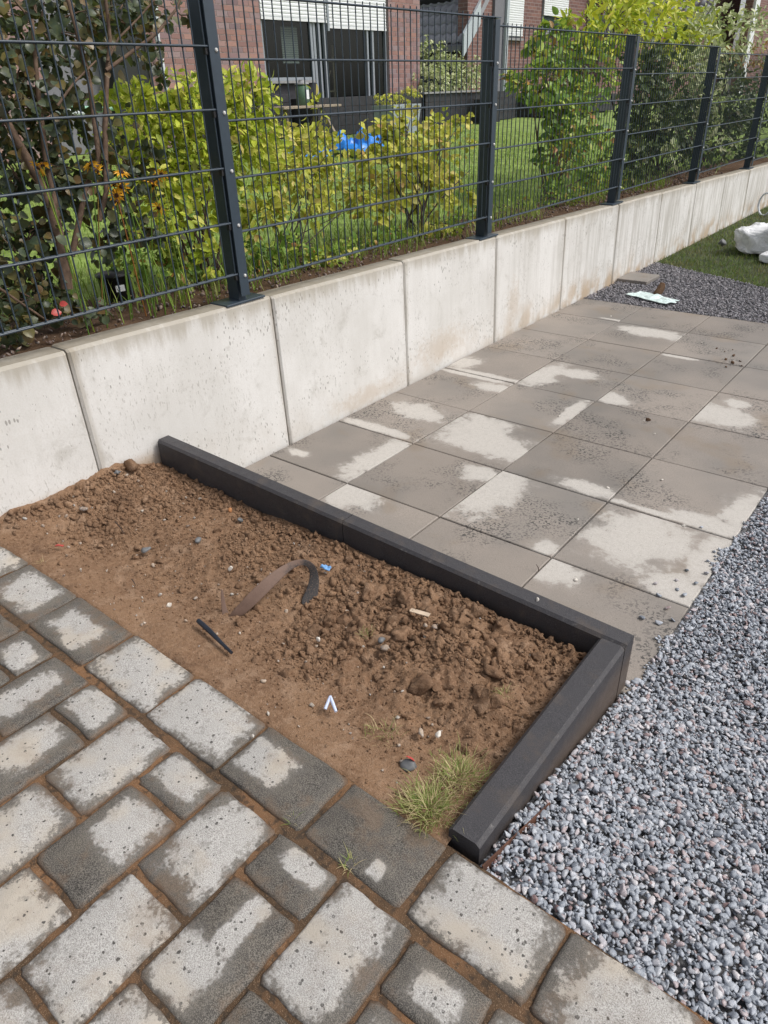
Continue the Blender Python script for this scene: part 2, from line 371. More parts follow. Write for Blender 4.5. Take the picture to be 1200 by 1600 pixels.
M['white'] = plain('pale_quartz', (.62, .58, .52), .6); M['slate'] = plain('grey_slate', (.14, .145, .15), .5); M['orange'] = plain('orange_clay', (.42, .19, .08), .8)
M['metal'] = plain('anthracite_coated_steel', (.034, .050, .068), .36, 0.0, .5, .06); M['screw'] = plain('zinc_screw', (.62, .62, .60), .35, .2)
M['mulch'] = mat_stone('bark_mulch', [(0, (.06, .035, .025)), (.5, (.13, .075, .05)), (.85, (.2, .13, .09)), (1, (.3, .22, .16))], .85)
M['bark'] = plain('shrub_bark', (.13, .085, .058), .85, var=.3); M['barkdark'] = plain('dark_twig_bark', (.055, .035, .028), .8, var=.3); M['barkpale'] = plain('pale_stem', (.28, .20, .13), .8, var=.2)
M['grassblade'] = mat_grass('lawn_grass', (.16, .26, .035), (.28, .40, .07), (.38, .40, .13))
M['grassground'] = plain('lawn_ground', (.17, .24, .05), .9, var=.35, scale=6)
M['frontgrass'] = mat_grass('mossy_lawn_grass', (.09, .15, .028), (.19, .26, .06), (.22, .18, .08))
M['frontground'] = plain('mossy_lawn_ground', (.035, .045, .018), .9, var=.4, scale=12)
M['tuftgrass'] = mat_grass('tuft_grass', (.17, .25, .05), (.34, .38, .12), (.60, .50, .28), .40, .75)
M['leafdark'] = mat_leaf('dark_round_leaf', [(0, (.032, .048, .028)), (.35, (.055, .078, .046)), (.6, (.085, .108, .066)), (.72, (.13, .105, .035)), (.92, (.13, .08, .035)), (1, (.05, .068, .048))], .36, .12)
M['leafyellow'] = mat_leaf('yellow_green_leaf', [(0, (0.297, 0.402, 0.030)), (.3, (0.475, 0.564, 0.045)), (.6, (0.624, 0.683, 0.089)), (.8, (0.743, 0.697, 0.149)), (.93, (0.238, 0.356, 0.045)), (1, (0.669, 0.535, 0.178))], .5, .35)
M['leafyellow2'] = mat_leaf('yellowing_leaf', [(0, (0.324, 0.378, 0.041)), (.3, (0.540, 0.567, 0.068)), (.6, (0.675, 0.648, 0.121)), (.8, (0.729, 0.608, 0.189)), (.92, (0.270, 0.351, 0.041)), (1, (0.540, 0.324, 0.108))], .5, .35)
M['leafgreen'] = mat_leaf('green_leaf', [(0, (0.082, 0.179, 0.032)), (.4, (0.179, 0.324, 0.049)), (.65, (0.324, 0.454, 0.065)), (.85, (0.486, 0.551, 0.097)), (.93, (0.486, 0.194, 0.065)), (1, (0.114, 0.194, 0.049))], .45, .3)
M['leafdeep'] = mat_leaf('deep_green_leaf', [(0, (0.027, 0.053, 0.021)), (.5, (0.053, 0.090, 0.030)), (.85, (0.105, 0.150, 0.045)), (1, (0.150, 0.135, 0.060))], .45, .15)
M['leafvar'] = mat_leaf('variegated_leaf', [(0, (0.264, 0.336, 0.144)), (.4, (0.456, 0.504, 0.264)), (.7, (0.660, 0.672, 0.432)), (.9, (0.360, 0.432, 0.144)), (1, (0.144, 0.216, 0.072))], .5, .25)
M['leafbright'] = mat_leaf('bright_yellow_leaf', [(0, (0.275, 0.400, 0.025)), (.35, (0.500, 0.575, 0.037)), (.7, (0.725, 0.700, 0.062)), (.9, (0.350, 0.450, 0.050)), (1, (0.750, 0.625, 0.125))], .45, .4)
M['leafrusty'] = mat_leaf('rusty_leaf', [(0, (0.275, 0.088, 0.037)), (.4, (0.425, 0.188, 0.062)), (.7, (0.525, 0.325, 0.100)), (1, (0.250, 0.275, 0.062))], .5, .25)
M['red'] = plain('red_leaf', (.42, .06, .05), .4); M['flower'] = plain('orange_yellow_petal', (.72, .38, .02), .5); M['flowerdark'] = plain('dark_flower_centre', (.05, .02, .01), .8)
M['brick'] = mat_brick('clinker_brick'); M['mortar'] = plain('grey_mortar', (.36, .30, .29), .9, var=.15)
M['frame'] = plain('grey_window_frame', (.26, .29, .32), .4); M['shutter'] = plain('white_roller_shutter', (.72, .74, .76), .5, var=.04)
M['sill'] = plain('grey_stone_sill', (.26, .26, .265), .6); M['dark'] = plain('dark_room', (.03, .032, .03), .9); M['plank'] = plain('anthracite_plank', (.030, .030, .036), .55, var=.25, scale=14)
M['greypanel'] = plain('grey_panel', (.17, .17, .19), .6, var=.1); M['zinc'] = plain('zinc_sheet', (.42, .47, .50), .4); M['pipe'] = plain('grey_downpipe', (.58, .62, .66), .4)
M['tile'] = plain('anthracite_roof_tile', (.28, .285, .31), .5, var=.2); M['wood'] = plain('weathered_wood', (.28, .23, .17), .8, var=.2); M['planter'] = plain('light_grey_planter', (.30, .34, .38), .6)
M['blue'] = plain('blue_tarpaulin', (.02, .20, .62), .35); M['green'] = plain('green_enamel', (.09, .16, .10), .4); M['mint'] = plain('mint_plastic', (.22, .42, .30), .5)
M['black'] = plain('black_rubber', (.022, .022, .024), .5); M['pot'] = plain('black_plastic_pot', (.012, .012, .013), .5)
M['lblwhite'] = plain('white_plastic', (.75, .76, .77), .4, var=.03); M['paleblue'] = plain('pale_blue_plastic', (.55, .62, .80), .35); M['bluebit'] = plain('blue_film', (.16, .34, .62), .3)
M['penblue'] = plain('blue_black_tube', (.016, .021, .032), .4); M['labelwood'] = plain('pale_wooden_label', (.55, .44, .33), .7); M['teal'] = plain('pale_teal_film', (.62, .74, .72), .3, var=.2, scale=60)
M['rust'] = plain('rusty_edging', (.10, .045, .028), .75, var=.35)
def mat_band():
    t = NT('muddy_band', .65, .35); g = t.pos(); n = t.noise(g, 30, 4); ff = t.noise(g, 300, 2)
    xx = t.node('ShaderNodeSeparateXYZ', 0, i0=g); mud = t.ramp(t.math('ADD', xx, t.math('MULTIPLY_ADD', n, .10, -.05)), 1.062, 1.028); c = t.mix(mud, t.mix(n, (.012, .012, .013), (.035, .033, .034)), t.mix(n, (.10, .062, .046), (.20, .13, .10))); c = t.mix(t.math('MULTIPLY', t.ramp(ff, .5, .7), .4), c, (.22, .14, .10)); t.color(c); t.bump(ff, .4, .001); return t.m
M['band'] = mat_band()
def mat_bag():
    t = NT('white_film', .35, .5); g = t.pos(); n = t.noise(g, 9, 4, .6, 1.2); t.color(t.mix(t.ramp(n, .35, .7), (.70, .71, .72), (.82, .83, .84)))
    t.bump(n, .8, .03); t.b.inputs['Subsurface Weight'].default_value = 0.0; return t.m
M['bag'] = mat_bag()
def mat_glass():
    t = NT('window_glass', .06, .5); t.color((.010, .012, .012)); t.b.inputs['IOR'].default_value = 1.75
    tr = t.node('ShaderNodeBsdfTransparent', 0, Color=(.80, .85, .83))
    t.l.new(t.node('ShaderNodeMixShader', 0, i0=.72, i1=t.b.outputs[0], i2=tr), t.n['Material Output'].inputs['Surface']); return t.m
M['glass'] = mat_glass()

# ------------------------------------------------------------------ shared shapes
def ico(sub):
    import bmesh
    bm = bmesh.new(); bmesh.ops.create_icosphere(bm, subdivisions=sub, radius=1)
    V = np.array([v.co[:] for v in bm.verts]); F = np.array([[v.index for v in f.verts] for f in bm.faces]); bm.free(); return V, F
ICO1, ICO2 = ico(1), ico(2)
def rotmats(n, tilt=None):
    q = rng.normal(size=(n, 4)); q /= np.linalg.norm(q, axis=1)[:, None]; w, x, y, z = q.T
    return np.stack([np.stack([1-2*(y*y+z*z), 2*(x*y-z*w), 2*(x*z+y*w)], -1), np.stack([2*(x*y+z*w), 1-2*(x*x+z*z), 2*(y*z-x*w)], -1), np.stack([2*(x*z-y*w), 2*(y*z+x*w), 1-2*(x*x+y*y)], -1)], 1)
def flatmats(n, k=.42):
    ax = rng.normal(size=(n, 2)) * k; a = rng.uniform(0, 2*np.pi, n); c, s, z, o = np.cos(a), np.sin(a), np.zeros(n), np.ones(n)
    Rz = np.stack([np.stack([c, -s, z], -1), np.stack([s, c, z], -1), np.stack([z, z, o], -1)], 1)
    cx, sx, cy, sy = np.cos(ax[:, 0]), np.sin(ax[:, 0]), np.cos(ax[:, 1]), np.sin(ax[:, 1])
    Rx = np.stack([np.stack([o, z, z], -1), np.stack([z, cx, -sx], -1), np.stack([z, sx, cx], -1)], 1); Ry = np.stack([np.stack([cy, z, sy], -1), np.stack([z, o, z], -1), np.stack([-sy, z, cy], -1)], 1)
    return Rx @ Ry @ Rz
def stones(C, R, base, jit=.16, flat=(.45, .8), chip=True, lie=False):
    """many irregular stones as one (V,F); C (n,3) centres, R (n,) half sizes"""
    V0, F0 = base; n = len(C)
    nshape = 60; S = []
    for k in range(nshape):
        v = V0.copy()
        if chip:   # cut facets off with random planes -> broken stone
            for q in range(8):
                d = rng.normal(size=3); d /= np.linalg.norm(d); h = rng.uniform(.40, .80); t = v @ d; v -= np.outer(np.maximum(t - h, 0), d)
        v *= 1 + rng.uniform(-jit, jit, (len(v), 1)); v *= np.array([1.15, rng.uniform(.65, .95), rng.uniform(*flat)]); S.append(v)
    S = np.array(S); idx = rng.integers(0, nshape, n); V = S[idx] * R[:, None, None]
    V = np.einsum('nij,nkj->nki', flatmats(n) if lie else rotmats(n), V) + C[:, None, :]
    F = (F0[None] + (np.arange(n) * len(V0))[:, None, None]).reshape(-1, 3)
    return V.reshape(-1, 3), F

def blades(P, H, W, lean=.5, seg=2):
    """grass blades, one island each: P (n,3)"""
    n = len(P); a = rng.uniform(0, 2*np.pi, n); l = rng.uniform(.1, lean, n) * H; d = np.stack([np.cos(a), np.sin(a), 0*a], -1); s = np.stack([-np.sin(a), np.cos(a), 0*a], -1)
    up = np.array([0, 0, 1.0]); b0 = P - s * W[:, None] / 2; b1 = P + s * W[:, None] / 2
    m = P + up * (H * .55)[:, None] + d * (l * .35)[:, None]; tip = P + up * (H * .95)[:, None] + d * l[:, None]
    V = np.stack([b0, b1, m + s * W[:, None] * .4, m - s * W[:, None] * .4, tip], 1).reshape(-1, 3); o = (np.arange(n) * 5)[:, None]
    F = np.concatenate([o + np.array([0, 1, 2]), o + np.array([0, 2, 3]), o + np.array([3, 2, 4])]); return V, F

# ------------------------------------------------------------------ ground
G = MB(); g0 = [(-60, -30), (60, -30), (60, 90), (-60, 90)]
grd = link('ground', np_mesh('ground', [(x, y, -.25) for x, y in g0], [(0, 1, 2, 3)], M['frontground'])); tag(grd, kind='structure')

def zp(x): return .205 - .018 * x                      # top of the block paving
KT = lambda x: .300 - .0535 * x                         # top of the kerb
KB = lambda x: -.012 + .022 * x                         # its patio-side face
WT = lambda y: .733 - .0215 * y                         # top of the wall

# ---- soil bed
def soil_h(x, y):
    w = np.interp(x, [0, .2, .6, 1.0, 1.4, 1.9], [.190, .168, .150, .156, .150, .128])
    t = np.clip((y + .785) / .70, 0, 1)
    e = zp(x) - .0035 + .009 * fbm(x, y, 11, 4, 12) - .02 * np.clip((-.79 - y) / .03, 0, 1)
    h = e * (1 - np.clip(t * 2.2, 0, 1)) + w * np.clip(t * 2.2, 0, 1)
    h = h - .014 * np.exp(-((t - .3) / .16) ** 2)
    wall = np.exp(-x / .12) * .060 * np.clip(t * 4 + .5, 0, 1) * np.clip((-.10 - y) / .16, 0, 1) ; h = h + wall
    h = h + .028 * np.exp(-(((x - 1.62) / .20) ** 2 + ((y + .30) / .13) ** 2)) - .02 * np.exp(-(((x - 1.2) / .14) ** 2 + ((y + .42) / .1) ** 2))
    h = h + .022 * np.exp(-(((x - .62) / .22) ** 2 + ((y + .36) / .12) ** 2)) + .02 * np.exp(-(((x - .95) / .1) ** 2 + ((y + .17) / .07) ** 2))
    amp = np.clip((t - .12) * 3.5, .10, 1) * np.interp(x, [0, .5, 1.2, 1.6, 1.9], [.7, .65, .8, 1.35, 1.2])
    n = fbm(x, y, 14, 5); r = 1 - np.abs(fbm(x, y, 26, 4, 2)) * 2
    return h + amp * (.014 * n + .011 * (r - .5)) + amp * .009 * fbm(x, y, 60, 4, 4) + .0012 * fbm(x, y, 140, 2, 6)
xs = np.arange(-.02, 1.912, .0058); ys = np.arange(-.822, -.055, .0058)
X, Y = np.meshgrid(xs, ys, indexing='ij'); Z = soil_h(X, Y); nx, ny = X.shape
I = np.arange(nx * ny).reshape(nx, ny)
F = np.stack([I[:-1, :-1], I[1:, :-1], I[1:, 1:], I[:-1, 1:]], -1).reshape(-1, 4)
so = link('soil', np_mesh('soil', np.stack([X, Y, Z], -1).reshape(-1, 3), F, M['soil'], True)); tag(so, kind='structure')
# left run of soil between wall and blocks
def scatter_soil(n, rmin, rmax, power, base, embed, dens):
    x = rng.uniform(0.005, 1.9, n * 4); y = rng.uniform(-.79, -.075, n * 4); keep = rng.random(n * 4) < dens(x, y); x = x[keep][:n]; y = y[keep][:n]
    r = rmin * (rmax / rmin) ** (rng.random(len(x)) ** power); z = soil_h(x, y) + r * embed
    return stones(np.stack([x, y, z], -1), r, base, .34, (.5, .9), True)
def dens_big(x, y):
    t = (y + .785) / .70; return np.clip((t - .14) * 3.2, 0.03, 1) * np.interp(x, [0, .4, .8, 1.2, 1.9], [.8, .6, .6, .85, 1.0]) * np.clip(.5 + 3.2 * fbm(x, y, 4, 2, 7), .06, 1)
V1, F1 = scatter_soil(2700, .006, .021, 2.4, ICO2, .0, dens_big)
V5, F5 = scatter_soil(7500, .003, .008, 1.4, ICO1, .1, dens_big)
V2, F2 = scatter_soil(12000, .0012, .0055, 1.5, ICO1, .3, lambda x, y: np.clip((y + .80) / .25, .12, 1))
xk = rng.uniform(.02, 1.88, 420); yk = KB(xk) - .088 - rng.exponential(.018, 420); rk = rng.uniform(.004, .014, 420)
V3, F3 = stones(np.stack([xk, yk, soil_h(xk, yk) + rk * .35], -1), rk, ICO2, .34, (.5, .9))
xk = rng.exponential(.018, 160) + .004; yk = rng.uniform(-.78, -.08, 160); rk = rng.uniform(.005, .016, 160)
V4, F4 = stones(np.stack([xk, yk, soil_h(xk, yk) + rk * .4], -1), rk, ICO2, .2, (.6, .95))
def cat(*vf):
    o = 0; Vs = []; Fs = []
    for v, f in vf: Vs.append(v); Fs.append(f + o); o += len(v)
    return np.concatenate(Vs), np.concatenate(Fs)
V, F = cat((V1, F1), (V2, F2), (V3, F3), (V4, F4), (V5, F5))
cl = link('soil_clods', np_mesh('soil_clods', V, F, M['clod'], True)); tag(cl, 'brown crumbs and clods of loose earth lying over the soil bed', 'soil clods', kind='stuff')
xg = rng.uniform(.03, 1.88, 230); yg = rng.uniform(-.78, -.1, 230); rg = .0020 * (4.4 ** (rng.random(230) ** 1.5))
V, F = stones(np.stack([xg, yg, soil_h(xg, yg) + rg * .6], -1), rg, ICO2, .12, (.6, .9))
pb = link('soil_pebbles', np_mesh('soil_pebbles', V, F, M['pebble'], True)); tag(pb, 'small pale pebbles sprinkled over the brown soil bed', 'pebbles', kind='stuff')

# ------------------------------------------------------------------ block paving
pv = link('block_paving', None)
me = np_mesh('block_paving', [(-.6, -.782, .178), (2.0, -.782, .145), (3.1, -.782, .11), (3.1, -3.2, .12), (-.6, -3.2, .185), ], [(0, 4, 3, 1)], M['sand'])
bpy.data.objects.remove(pv)
X, Y = np.meshgrid(np.arange(-.6, 3.1, .012), np.append(np.arange(-2.3, -.80, .012), -.789), indexing='ij')
Z = zp(X) - .0072 + .006 * fbm(X, Y, 9, 3, 9) + .0015 * fbm(X, Y, 60, 2, 3); nx, ny = X.shape; I = np.arange(nx * ny).reshape(nx, ny)
F = np.stack([I[:-1, :-1], I[1:, :-1], I[1:, 1:], I[:-1, 1:]], -1).reshape(-1, 4)
pave = link('block_paving', np_mesh('block_paving', np.stack([X, Y, Z], -1).reshape(-1, 3), F, M['sand'], True)); tag(pave, kind='structure')

def paver_mesh(hx, hy, seed):
    """worn concrete block: top with rounded shoulders and uneven edges"""
    r = random.Random(seed); n = 16; ring = []
    cr = .010
    def loop(inset, z, wob):
        pts = []
        for cx, cy, a0 in ((hx - inset, hy - inset, 0), (-hx + inset, hy - inset, 90), (-hx + inset, -hy + inset, 180), (hx - inset, -hy + inset, 270)):
            for k in range(4):
                a = math.radians(a0 + k * 30); sx = 1 if cx > 0 else -1; sy = 1 if cy > 0 else -1
                pts.append([cx - sx * cr + cr * math.cos(a), cy - sy * cr + cr * math.sin(a), z])
        # add mid points on the long runs
        out = []
        for i, p in enumerate(pts):
            out.append(p); q = pts[(i + 1) % len(pts)]; L = math.dist(p, q)
            if L > .05:
                for k in (1, 2, 3): out.append([p[0] + (q[0]-p[0])*k/4, p[1] + (q[1]-p[1])*k/4, z])
        return out
    L0, L1, L2, L3 = loop(0, -.08, 0), loop(0, -.007, 0), loop(.0030, -.0020, 0), loop(.009, 0, 0); m = len(L0)
    dx = [(r.uniform(-1, 1) * .0026, r.uniform(-1, 1) * .0026) for _ in range(m)]
    for L in (L0, L1, L2): 
        for i, p in enumerate(L): p[0] += dx[i][0]; p[1] += dx[i][1]
    vs = L0 + L1 + L2 + L3 + [[0, 0, .0005]]; fs = []
    for k in range(3): fs += [(k*m + i, k*m + (i+1) % m, (k+1)*m + (i+1) % m, (k+1)*m + i) for i in range(m)]
    fs += [(3*m + i, 3*m + (i+1) % m, 4*m) for i in range(m)]
    me = bpy.data.meshes.new('paver'); me.from_pydata(vs, [], fs); me.update(); me.polygons.foreach_set('use_smooth', [True] * len(fs)); me.materials.append(M['paver']); return me
_pm = {}
def paver(x0, x1, y0, y1, pat=None):
    """pat: list of dry patches (cx,cy,rx,ry) in -1..1 of the block"""
    gap = .004; hx, hy = (x1 - x0) / 2 - gap * random.uniform(.8, 1.5), (y1 - y0) / 2 - gap; key = (round(hx, 3), round(hy, 3), random.randrange(4))
    if key not in _pm: _pm[key] = paver_mesh(hx, hy, hash(key) % 1000)
    cx, cy = (x0 + x1) / 2, (y0 + y1) / 2
    o = link('paver', _pm[key], pave, (cx + random.uniform(-.0012, .0012), cy + random.uniform(-.0012, .0012), zp(cx) + random.uniform(-.0015, .0015)), (random.uniform(-.006, .006), .018 + random.uniform(-.006, .006), random.uniform(-.008, .008)))
    if pat is None:
        q = random.random()
        if q < .5: pat = [(random.uniform(-.08, .08), random.uniform(-.05, .05), random.uniform(.74, .88), random.uniform(.80, .92))]
        elif q < .85: pat = [(random.uniform(-.25, .25), random.uniform(-.2, .3), random.uniform(.4, .65), random.uniform(.45, .7)), (random.uniform(-.4, .4), random.uniform(-.6, .5), .3, .3)]
        else: pat = [(random.uniform(-.3, .3), random.uniform(-.3, .3), .3, .28)]
    pat = (pat + [(9, 9, .1, .1)] * 2)[:2]
    for i, (a, b, c, d) in enumerate(pat): o[f'p{i+1}'] = (a * hx, b * hy, 0.0); o[f's{i+1}'] = (max(c * hx, 1e-3), max(d * hy, 1e-3), 1.0)
    o['p0'] = (0.0, 0.0, 0.0); o['s0'] = (hx, hy, 1.0); return o
BJ = [-.02, .26, .553, .838, 1.117, 1.388, 1.655, 1.922, 2.183, 2.43, 2.70, 2.97]
BP = [[(0, .1, .8, .7)], [(.0, .0, .62, .7)], [(-.05, -.05, .6, .5), (.2, -.5, .3, .3)], [(0, 0, .86, .86)], [(-.04, 0, .86, .88)], [(-.4, .0, .45, .5)], [(.35, -.55, .12, .2)], [(0, .02, .82, .84)], [(.25, 0, .85, .9)], None, None]
for k in range(11): paver(BJ[k], BJ[k+1], -.963, -.788, BP[k])
FP = {(0, 0): [(-.22, .05, .74, .92)], (1, 0): [(.2, .45, .6, .4)], (1, 1): [(-.25, -.5, .65, .42), (.0, .45, .30, .5)], (2, 0): [(.05, .15, .78, .75)], (2, 1): [(0, 0, .86, .9)], (3, 0): [(0, .15, .8, .62)],
      (3, 1): [(.1, .35, .7, .5)], (4, 0): [(0, .04, .85, .88)], (4, 1): [(.0, 0, .8, .88)], (5, 0): [(0, .1, .8, .7)], (5, 1): [(-.15, .2, .6, .6)], (6, 0): [(-.1, -.1, .5, .7)], (6, 1): [(0, 0, .8, .8)], (-1, 0): [(.05, .0, .5, .5)], (-1, 1): [(.1, 0, .75, .8)]}
for k in range(-6, 15):
    x1 = 1.965 - .1755 * k; x0 = x1 - .1755; y = -.972 - random.uniform(0, .006); r = 0
    if k % 2: paver(x0, x1, y - .118, y, FP.get((k, 0))); y -= .122; r = 1
    while y > -2.15:
        L = .243 + random.uniform(-.003, .003); paver(x0, x1, y - L + .004, y, FP.get((k, r))); y -= L; r += 1

# ------------------------------------------------------------------ patio slabs
pb_ = MB().box((0.0, -.03, -.08), (2.02, 4.02, -.012)); patio = pb_.build('patio_bedding', M['gravelbed']); tag(patio, kind='structure')
SP = {(1,0): [(-.75, .85, .5, .45), (.75, -.45, .3, .15)], (3,0): [(-.85, .8, .35, .3)], (2,0): [], (0,0): [], (0,1): [(.8, .1, .25, .8), (-.6, -.6, .2, .1)], (1,1): [(.75, .65, .3, .22)], (2,1): [(-.8, .25, .4, .85), (.8, -.85, .15, .15)],
      (3,1): [(-.15, .25, .6, .62), (.75, -.75, .35, .3), (.85, .3, .2, .7)], (0,2): [(.15, .35, .5, .3), (-.1, -.85, .8, .12)], (1,2): [(-.3, .5, .55, .4), (.15, -.2, .9, .42)], (2,2): [(.55, -.75, .42, .18)],
      (3,2): [(.6, -.75, .6, .2), (.88, -.1, .22, .6), (-.2, -.9, .7, .06)], (0,3): [(.7, .5, .35, .2), (0, .9, .9, .08)], (1,3): [(.85, .2, .12, .6)], (3,3): [], (3,4): [(-.6, -.3, .5, .45), (-.5, .5, .2, .2)], (0,4): [(-.8, -.4, .3, .35), (.1, -.9, .85, .09)],
      (1,4): [(-.7, -.2, .28, .75), (-.05, .4, .45, .25)], (2,4): [(-.75, -.65, .3, .25)], (1,6): [(.2, .5, .7, .35)], (2,5): [(-.6, .9, .4, .07)], (0,6): [], (0,7): [(.8, -.85, .3, .06)], (1,7): []}
def slab_mesh(hx, hy):
    mb = MB(); b = .003
    return mb.box((-hx, -hy, -.045), (hx, hy, 0), b).mesh('slab', M['slab'])
sm = slab_mesh(.247, .247)
for i in range(4):
    for j in range(8):
        x = .005 + .25 + .5 * i if i else .255; w = sm
        o = link('slab', w, patio, (.25 + .5 * i + .006, .25 + .5 * j, random.uniform(-.0012, .0012)), (random.uniform(-.002, .002), random.uniform(-.002, .002), random.uniform(-.0015, .0015)))
        pt = (SP.get((i, j), []) + [(9, 9, .1, .1)] * 3)[:3]
        for k, (a, b, c, d) in enumerate(pt): o[f'p{k+1}'] = (a * .247, b * .247, 0.0); o[f's{k+1}'] = (c * .272, d * .272, 1.0)
        o['p0'] = (0.0, 0.0, 0.0); o['s0'] = (1.0, 1.0, 1.0)

# ------------------------------------------------------------------ gravel
def gz(x, y): 
    t = np.clip((-np.asarray(y, float) + .05) / .72, 0, 1); return -.012 + .158 * t
def gravel(name, label, n, inside, r0, r1, mat, base, layers=.016, zf=gz):
    P = []
    while sum(len(p) for p in P) < n:
        x = rng.uniform(inside[0], inside[1], n); y = rng.uniform(inside[2], inside[3], n); k = inside[4](x, y); P.append(np.stack([x[k], y[k]], -1))
    P = np.concatenate(P)[:n]; r = rng.uniform(r0, r1, n) * np.where(rng.random(n) < .12, 1.3, 1)
    z = zf(P[:, 0], P[:, 1]) + rng.random(n) ** .7 * layers - layers * .6; z = np.where((P[:, 0] > 1.9) & (P[:, 0] < 2.016) & (P[:, 1] > 0), np.maximum(z, r * .4), z)
    V, F = stones(np.stack([P[:, 0], P[:, 1], z], -1), r, base, .05, (.38, .62), True, True)
    o = link(name, np_mesh(name, V, F, mat, False)); return tag(o, label, 'gravel', kind='stuff')
sb = MB(); Xg, Yg = np.meshgrid(np.linspace(1.975, 4.6, 30), np.linspace(-.795, 9, 120), indexing='ij'); Zg = gz(Xg, Yg) - .016; I = np.arange(Xg.size).reshape(Xg.shape)
F = np.stack([I[:-1, :-1], I[1:, :-1], I[1:, 1:], I[:-1, 1:]], -1).reshape(-1, 4)
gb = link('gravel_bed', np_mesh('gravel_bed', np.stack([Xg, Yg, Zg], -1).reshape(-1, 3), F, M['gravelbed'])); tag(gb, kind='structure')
def near_in(x, y): return ((x > 1.985) & (y < 0.0) & (y > -.792)) | ((x > 2.012 - np.clip(np.sin(y * 9) * .5 + np.sin(y * 23 + 1) * .35 + np.sin(y * 51) * .3 + .1, 0, 1) * .045 * (y < 1.3) * rng.random(len(y)) ** .7) & (y >= 0))
# the pavers' border line continues to the right, gravel fills up to it
gravel('gravel', 'blue grey angular gravel filling the strip right of the black kerb', 9500, (1.95, 2.58, -.792, .8, near_in), .0056, .0106, M['gravel'], ICO2)
gravel('gravel', 'fine grit between the blue grey gravel beside the black kerb', 15000, (1.95, 2.58, -.792, .9, near_in), .0030, .0062, M['gravel'], ICO1, .012)
gravel('gravel', 'blue grey gravel running along the right edge of the patio slabs', 9000, (1.95, 2.42, .72, 2.6, near_in), .0055, .0105, M['gravel'], ICO1)
fz = lambda x, y: np.full(len(x), -.006)
EL = lambda x: 5.62 - .48 * x                           # gravel / lawn line
X2, Y2 = np.meshgrid(np.linspace(0, 4, 40), np.linspace(4.0, 5.7, 20), indexing='ij'); I = np.arange(X2.size).reshape(X2.shape)
F = np.stack([I[:-1, :-1], I[1:, :-1], I[1:, 1:], I[:-1, 1:]], -1).reshape(-1, 4)
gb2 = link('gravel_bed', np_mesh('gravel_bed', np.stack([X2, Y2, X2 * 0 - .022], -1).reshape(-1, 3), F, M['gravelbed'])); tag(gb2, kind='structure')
gravel('gravel', 'dark grey gravel patch between the slabs and the grass', 13000, (.005, 2.0, 4.01, 5.65, lambda x, y: y < EL(x)), .0075, .0125, M['gravelfar'], ICO1, .016, fz)

# stray stones on the slabs
sp = [(.94,1.7),(1.32,1.88),(1.42,1.76),(1.62,1.31),(1.46,1.11),(1.47,.79),(1.82,.99),(1.64,.42),(1.16,3.31),(1.88,1.02),(.41,3.6),(1.92,.62),(1.90,.50),(1.87,.56),(1.95,.45),(1.93,.70),(1.955,.36),(1.90,.35),(1.86,.17),(1.92,.20),(1.91,.12),(1.97,.55),(1.98,.64),(1.985,.40),(1.975,.28),(1.97,.80),(1.99,.9),(1.99,.72),(1.94,.57)]
near_lbl = ['flat pale stone lying alone', 'small white chip lying', 'rounded grey stone lying']
for k, (x, y) in enumerate(sp):
    near = x > 1.84
    r = random.uniform(.008, .013) if near else random.uniform(.006, .009)
    V, F = stones(np.array([[0, 0, 0.0]]), np.array([r]), ICO2, .06, (.4, .55), True, True); o = link('stone_chip', np_mesh('stone_chip', V, F, M['gravel'] if near else M['white'], False), None, (x, y, r * .4), (0, 0, k * 1.7))
    if near: tag(o, 'loose grey gravel chip lying on the right edge of the patio slabs', 'stone', 'gravel chips strewn on the slab edge')
    else: tag(o, 'tiny pale stone chip lying on the grey patio slabs', 'stone', 'pale chips scattered on the patio')
for k, (x, y, r) in enumerate([(1.40,3.16,.012),(1.27,3.25,.009),(1.43,3.02,.015),(1.38,3.06,.012),(1.46,3.08,.009),(1.49,3.0,.007),(1.33,3.22,.006),(1.36,3.28,.006),(1.42,2.93,.008),(1.335,1.90,.013)]):
    V, F = stones(np.array([[0, 0, 0.0]]), np.array([r]), ICO2, .2, (.5, .7)); o = link('mud_crumb', np_mesh('mud_crumb', V, F, M['bedsoil'], True), None, (x, y, r * .4))
    tag(o, 'dark mud crumb lying on the far patio slabs', 'mud crumb', 'mud crumbs on the far slabs')

# ------------------------------------------------------------------ black kerb
kerb = empty('kerb', (0, 0, 0)); tag(kerb, 'low black concrete kerb making an L around the brown soil bed', 'kerb')
def kerb_stone(p0, p1, ztop, w, joint=.0015, zb=-.15):
    """p0->p1 run of the right-hand side, body to its left"""
    p0, p1 = Vector(p0), Vector(p1); d = (p1 - p0).normalized(); n = Vector((d.y, -d.x)); L = (p1 - p0).length; b = .009
    prof = [(0, zb), (0, -b), (b, 0), (w - b, 0), (w, -b), (w, zb)]
    vs = []; rings = []
    for s, zt in ((joint, ztop[0]), (L - joint, ztop[1])):
        for a, z in prof: q = p0 + d * s + n * a; vs.append((q.x, q.y, (zt + z) if z > zb else zb))
    k = len(prof); fs = [tuple(range(k)), tuple(range(k, 2*k))[::-1]] + [(i, i+1, k+i+1, k+i) for i in range(k-1)]
    o = MB().add(vs, fs).build('kerb_stone', M['kerb'], kerb); o.data.materials.append(M['kerbwornlit'])
    o.data.polygons[3].material_index = 1; o.data.polygons[5].material_index = 1; return o  # both bevels carry the painted highlight line with the wear
cuts = [0.0, .985, 1.977]
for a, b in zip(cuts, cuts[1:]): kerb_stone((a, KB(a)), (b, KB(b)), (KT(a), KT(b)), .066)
kerb_stone((1.976, KB(1.976) - .067), (1.977, -.775), (.193, .199), .074)

